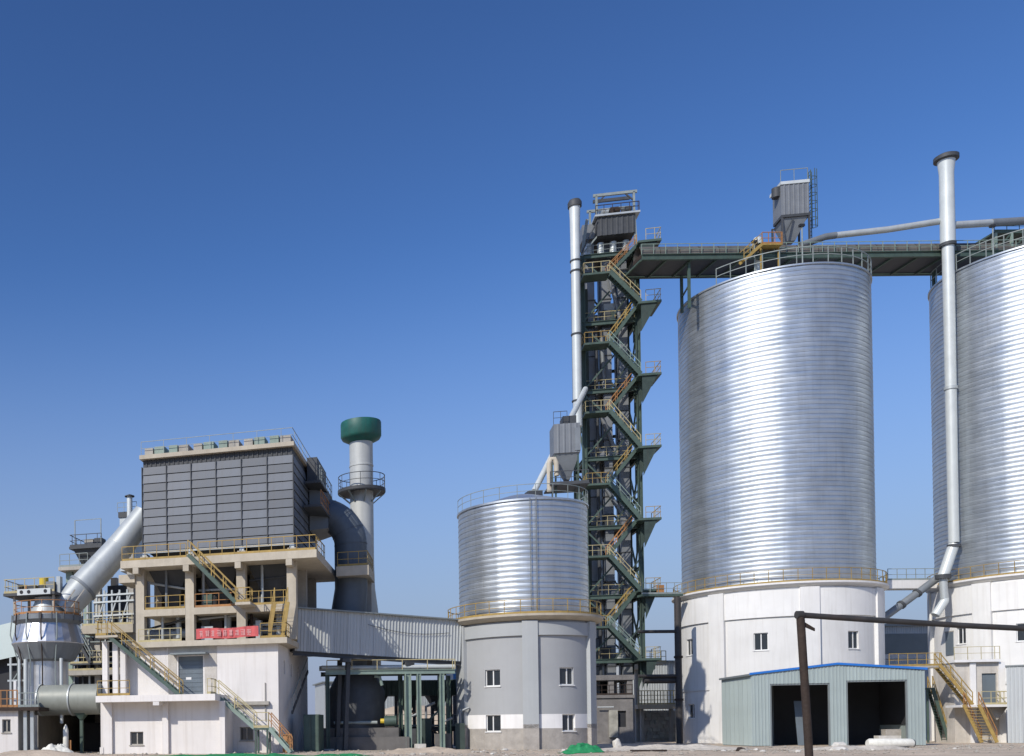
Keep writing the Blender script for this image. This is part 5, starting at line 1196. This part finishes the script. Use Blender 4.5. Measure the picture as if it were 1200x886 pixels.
MB().tube([hp-Vector((.01, 0, 0)), hp+Vector((.10, 0, 0))], .070, 20).build('end_sleeve', 'old_pipe', PG, 40)
p2_ = hp.lerp(hq, 1.0)
MB().tube([Vector((p2_.x, p2_.y, -.3)), p2_], .078, 16).build('post', 'rust', PG, 40)

# ================================================================== BACKGROUND
bgY = 112
def bgbox(name, label, cat, pxa, pxb, pya, Y, m, depth=8, roof='roof_metal', yaw=0, gable=0, group=None):
    a_, b_ = at(pxa, pya, Y), at(pxb, pya, Y); th_ = Thing(name, label, cat, (a_.x, a_.y, 0), yaw, group); w = b_.x-a_.x; z = a_.z
    n_ = max(1, int(w/1.5))
    for k in range(n_): ribbed(w*k/n_+.006, w*(k+1)/n_-.006, -.2, z, 0, .3, .04).build('cladding_sheet', m, th_)
    MB().box(0, w, .05, depth, -.2, z-.01).build('body', m, th_)
    MB().prism([(-.3, z+.003), (w+.3, z+.003), (w+.3, z+.15), (w/2, z+.15+gable), (-.3, z+.15)], -.4, depth+.3).build('roof', roof, th_)
    return th_
bgbox('background_shed', 'long grey far shed seen between the two big silos', 'building', 1030, 1110, 734, 128, 'cladding', yaw=0, gable=.6)
bgbox('background_shed', 'low grey shed seen between the elevator tower and the middle silo', 'building', 740, 812, 776, 122, 'cladding', yaw=0)
bgbox('background_shed', 'low far grey shed seen through the green pipe rack', 'building', 430, 545, 812, 135, 'duct_grey', yaw=0)
bgbox('background_shed', 'grey far shed half hidden behind the chimney foot', 'building', 380, 470, 800, 128, 'duct_grey', yaw=0)
DK = Thing('background_deck', 'dark far conveyor deck with beams between the two big silos', 'conveyor', at(1030, 768, 112)); w_ = at(1105, 768, 112).x-DK.loc.x
MB().box(0, w_, 0, 2, .1, 2.4).build('casing', 'roof_metal', DK)
MB().box(0, w_, -.1, 2.1, -.4, .097).build('deck', 'white_band', DK)
MB().bar((.5, 1, -DK.loc.z), (.5, 1, -.4), .3).build('leg', 'dark_steel', DK); MB().bar((w_-.5, 1, -DK.loc.z), (w_-.5, 1, -.4), .3).build('leg', 'dark_steel', DK)
YP = Thing('yellow_platform', 'pale yellow railed concrete platform between tower and middle silo', 'platform', at(756, 829, 109)); w_ = at(796, 829, 109).x-YP.loc.x
MB().box(-.8, w_, 0, 2.5, -.15, .3).build('deck', 'beige_concrete', YP)
railing(YP, [(-.7, .1, .3), (w_, .1, .3)], 'pale_yellow_paint', 1.5, .35, .08, mid=3)
for x in (.2, w_-.3): MB().bar((x, 1.2, -YP.loc.z), (x, 1.2, -.15), .3).build('leg', 'raw_concrete', YP)
YQ = Thing('yellow_platform', 'small upper railed concrete ledge right of the elevator tower', 'platform', at(755, 779, 110)); w_ = at(781, 779, 110).x-YQ.loc.x
MB().box(-1.2, w_*.5, 0, 2.0, -.5, .3).build('deck', 'beige_concrete', YQ); MB().box(w_*.5+.003, w_, 0, 2.0, .05, .3).build('ledge', 'beige_concrete', YQ)
railing(YQ, [(-.5, .1, .3), (w_, .1, .3)], 'pale_yellow_paint', 1.2, .6, .07)
MB().bar((-.4, 1, -YQ.loc.z), (-.4, 1, -.5), .4).build('leg', 'raw_concrete', YQ)
RW = Thing('stone_wall', 'rough rubble stone retaining wall between tower and middle silo', 'wall', at(742, 860, 112)); RW.loc.z = 0; RW.o.location.z = 0
w_ = at(808, 860, 112).x-RW.loc.x; zw = at(770, 833, 112).z
MB().box(0, w_, .2, 1.2, -.3, zw-.05).build('core', 'masonry', RW)
rs = random.Random(5); z = -.1
while z < zw-.15:
    h_ = rs.uniform(.32, .5); x = 0
    while x < w_-.2:
        l_ = min(rs.uniform(.4, .95), w_-x); d = rs.uniform(.02, .12); i_ = lambda: rs.uniform(-.03, .03)
        a0, a1, b0, b1_ = x+.02, x+l_-.02, z+.015, z+h_-.015
        MB().hexa([(a0+i_(), -d+.1, b0+i_()), (a1+i_(), -d+.1, b0+i_()), (a1, .25, b0), (a0, .25, b0), (a0+i_(), -d+.1, b1_+i_()), (a1+i_(), -d+.1, b1_+i_()), (a1, .25, b1_), (a0, .25, b1_)]).build('stone', 'stone' if rs.random() < .6 else 'masonry', RW)
        x += l_
    z += h_
def mound(name, label, px, py, Y, w, d, h, m, seed):
    p = at(px, py, Y); n = 26; vs = []
    for j in range(n+1):
        for i in range(n+1):
            u, v = i/n*2-1, j/n*2-1; rr = max(0, 1-(u*u+v*v)); q = Vector((u*3+seed, v*3, seed*.7))
            vs.append((u*w, v*d, h*(rr**.8)*(1+.35*noise.noise(q))+.12*noise.noise(q*4)*rr-.12))
    o = MB().add(vs, [(j*(n+1)+i, j*(n+1)+i+1, (j+1)*(n+1)+i+1, (j+1)*(n+1)+i) for j in range(n) for i in range(n)]).build(name, m, None, 60)
    o.location = (p.x, p.y, 0); tag(o, label, 'mound'); return o
mound('earth_mound', 'pale bare earth bank behind the green pipe rack', 525, 850, 118, 16, 6, 4.2, 'dirt', 3)
mound('spoil_heap', 'low heap of brown spoil along the foot of the white building', 45, 880, 66, 4, 2.0, .45, 'dirt', 8)
# ================================================================== LOOSE THINGS ON THE DIRT
def rock(name, label, px, py, Y, s, m, seed, group=None, sq=(1, 1, .6)):
    rn = random.Random(seed); bm = bmesh.new(); bmesh.ops.create_icosphere(bm, subdivisions=2, radius=1)
    for v in bm.verts:
        k = 1+.32*noise.noise(v.co*1.3+Vector((seed, 0, 0)))+.12*noise.noise(v.co*3+Vector((0, seed, 0))); v.co = Vector((v.co.x*s*sq[0], v.co.y*s*sq[1], v.co.z*s*sq[2]))*k
    me = bpy.data.meshes.new(name); bm.to_mesh(me); bm.free(); me.materials.append(MATS[m])
    o = bpy.data.objects.new(name, me); COL.objects.link(o); p = at(px, py, Y); o.location = (p.x, p.y, gz(p.x, p.y)+s*sq[2]*.45); tag(o, label, 'rock', group); return o
rock('boulder', 'pale slanted stone by the foot of the elevator tower base', 723, 866, 76, .55, 'pale_stone', 3, None, (.6, .5, 1.0))
rock('boulder', 'dark small stone on the dirt left of the shed', 868, 878, 66, .3, 'rust', 4)
rock('boulder', 'white stone block in front of the shed between its doorways', 983, 871, 72, .5, 'pale_stone', 5, None, (1.1, .6, .6))
rock('boulder', 'pale broken stone just below the shed middle pier', 984, 881, 63, .42, 'pale_stone', 6, None, (1.4, .8, .5))
rr = random.Random(21)
for k in range(46):
    px = rr.uniform(440, 1195); Y = rr.uniform(57, 70)
    rock('loose_stone', 'small loose grey stone scattered on the front dirt strip', px, 880, Y, rr.uniform(.08, .24), rr.choice(('stone', 'pale_stone', 'stone')), k+30, 'loose stones on the dirt strip')
# gravel and lumps: one mass
mb = MB(); rr = random.Random(8)
for k in range(5200):
    x, y = rr.uniform(-14, 78), rr.uniform(55, 76); s = rr.uniform(.02, .075) if rr.random() < .93 else rr.uniform(.08, .16); z = gz(x, y)+s*.2
    v = [Vector((rr.uniform(.6, 1.3), 0, 0)), Vector((0, rr.uniform(.6, 1.3), 0)), Vector((0, 0, rr.uniform(.5, 1)))]; c = Vector((x, y, z)); a = rr.uniform(0, 3)
    ca, sa_ = cos(a)*s, sin(a)*s
    P_ = [(ca*1.2, sa_*1.2, 0), (-sa_, ca, 0), (-ca*1.1, -sa_*1.1, 0), (sa_*.9, -ca*.9, 0), (0, 0, s*.7), (0, 0, -s*.5)]
    mb.add([c+Vector(p) for p in P_], [(0, 1, 4), (1, 2, 4), (2, 3, 4), (3, 0, 4), (1, 0, 5), (2, 1, 5), (3, 2, 5), (0, 3, 5)])
gvl = mb.build('gravel', 'stone', None); tag(gvl, 'gravel and broken lumps strewn over the dirt', 'gravel', None, 'stuff')
def heap(name, label, cat, px, Y, w, d, h, m, seed, n=40):
    p = at(px, 880, Y); vs = []
    for j in range(n+1):
        for i in range(n+1):
            u, v = i/n*2-1, j/n*2-1; rr_ = max(0, 1-(abs(u)**2.4+abs(v)**2.4)); q = Vector((u*2.2+seed, v*2.2, seed))
            x, y = u*w, v*d; vs.append((x, y, gz(p.x+x, p.y+y)+h*rr_*(.75+.5*noise.noise(q)+.30*noise.noise(q*2.6)+.12*abs(noise.noise(q*7)))+.02))
    o_ = len(vs); vs += [(x, y, z-.03) for x, y, z in vs]; N1 = n+1
    fs = [(j*N1+i, j*N1+i+1, (j+1)*N1+i+1, (j+1)*N1+i) for j in range(n) for i in range(n)]
    o = MB().add(vs, fs+[tuple(o_+i for i in f[::-1]) for f in fs]).build(name, m, None, 40); o.location = (p.x, p.y, 0); tag(o, label, cat); return o
heap('rubble_bank', 'low pale rubble bank between the small silo and the shed', 'rubble', 790, 70, 5.5, 1.6, .34, 'pale_rubble', 14, 110)
heap('rubble_bank', 'thin pale rubble spread in front of the shed doorways', 'rubble', 1000, 66, 4.2, 1.2, .20, 'pale_rubble', 17, 100)
heap('rubble_bank', 'brown lumpy rubble bank left of the small silo foot', 'rubble', 500, 67, 3.2, 1.2, .34, 'dirt', 19, 90)
heap('tarpaulin', 'crumpled bright green tarpaulin lying in front of the small silo', 'tarpaulin', 683, 63, 1.35, .8, .55, 'tarp_green', 2)
heap('dust_net', 'long low green dust net along the ground before the white building', 'net', 262, 60, 5.6, .6, .20, 'tarp_green', 5, 90)
heap('dust_net', 'thin strip of green dust net left of the fan foundation', 'net', 400, 61, 1.9, .5, .15, 'tarp_green', 6, 60)
heap('sack_pile', 'pile of pale sacks and sheeting under the round duct', 'sacks', 66, 71, 1.35, .7, .75, 'sack_white', 9)
bp_ = at(1043, 874, 69); BR = Thing('plastic_drum', 'white pipe shaped drum lying on the dirt before the right shed doorway', 'drum', (bp_.x, bp_.y, gz(bp_.x, bp_.y)+.3), R(-6))
MB().tube([(-1.45, 0, 0), (-1.3, 0, 0), (1.3, 0, 0), (1.45, 0, 0)], [.24, .34, .32, .26], 20).build('shell', 'sack_white', BR, 40)
MB().tube([(1.44, 0, 0), (1.5, 0, 0)], .27, 16).build('end_cap', 'dark_steel', BR, 40)
MB().box(-1.1, 1.1, -.3, .3, -.36, -.24).build('skid', 'rust', BR)
pp = at(77, 858, 73); PO = Thing('gas_cylinder', 'slim pale cylinder standing on the sacks beneath the round duct', 'cylinder', (pp.x, pp.y, gz(pp.x, pp.y)))
MB().lathe([(.18, 0), (.2, .1), (.2, 1.7), (.12, 2.0), (.02, 2.15)], 16).build('shell', 'sack_white', PO, 40)
MB().tube([(.35, 0, 0), (.35, 0, 1.0)], .06, 8).build('hose', 'orange_paint', PO, 40)
bm_plank = at(760, 879, 62); PL = Thing('timber_plank', 'dark plank lying flat on the dirt below the elevator tower', 'plank', (bm_plank.x, bm_plank.y, gz(bm_plank.x, bm_plank.y)+.08), R(4))
MB().box(-1.1, 1.1, -.14, .14, -.06, .04).build('board', 'rust', PL)
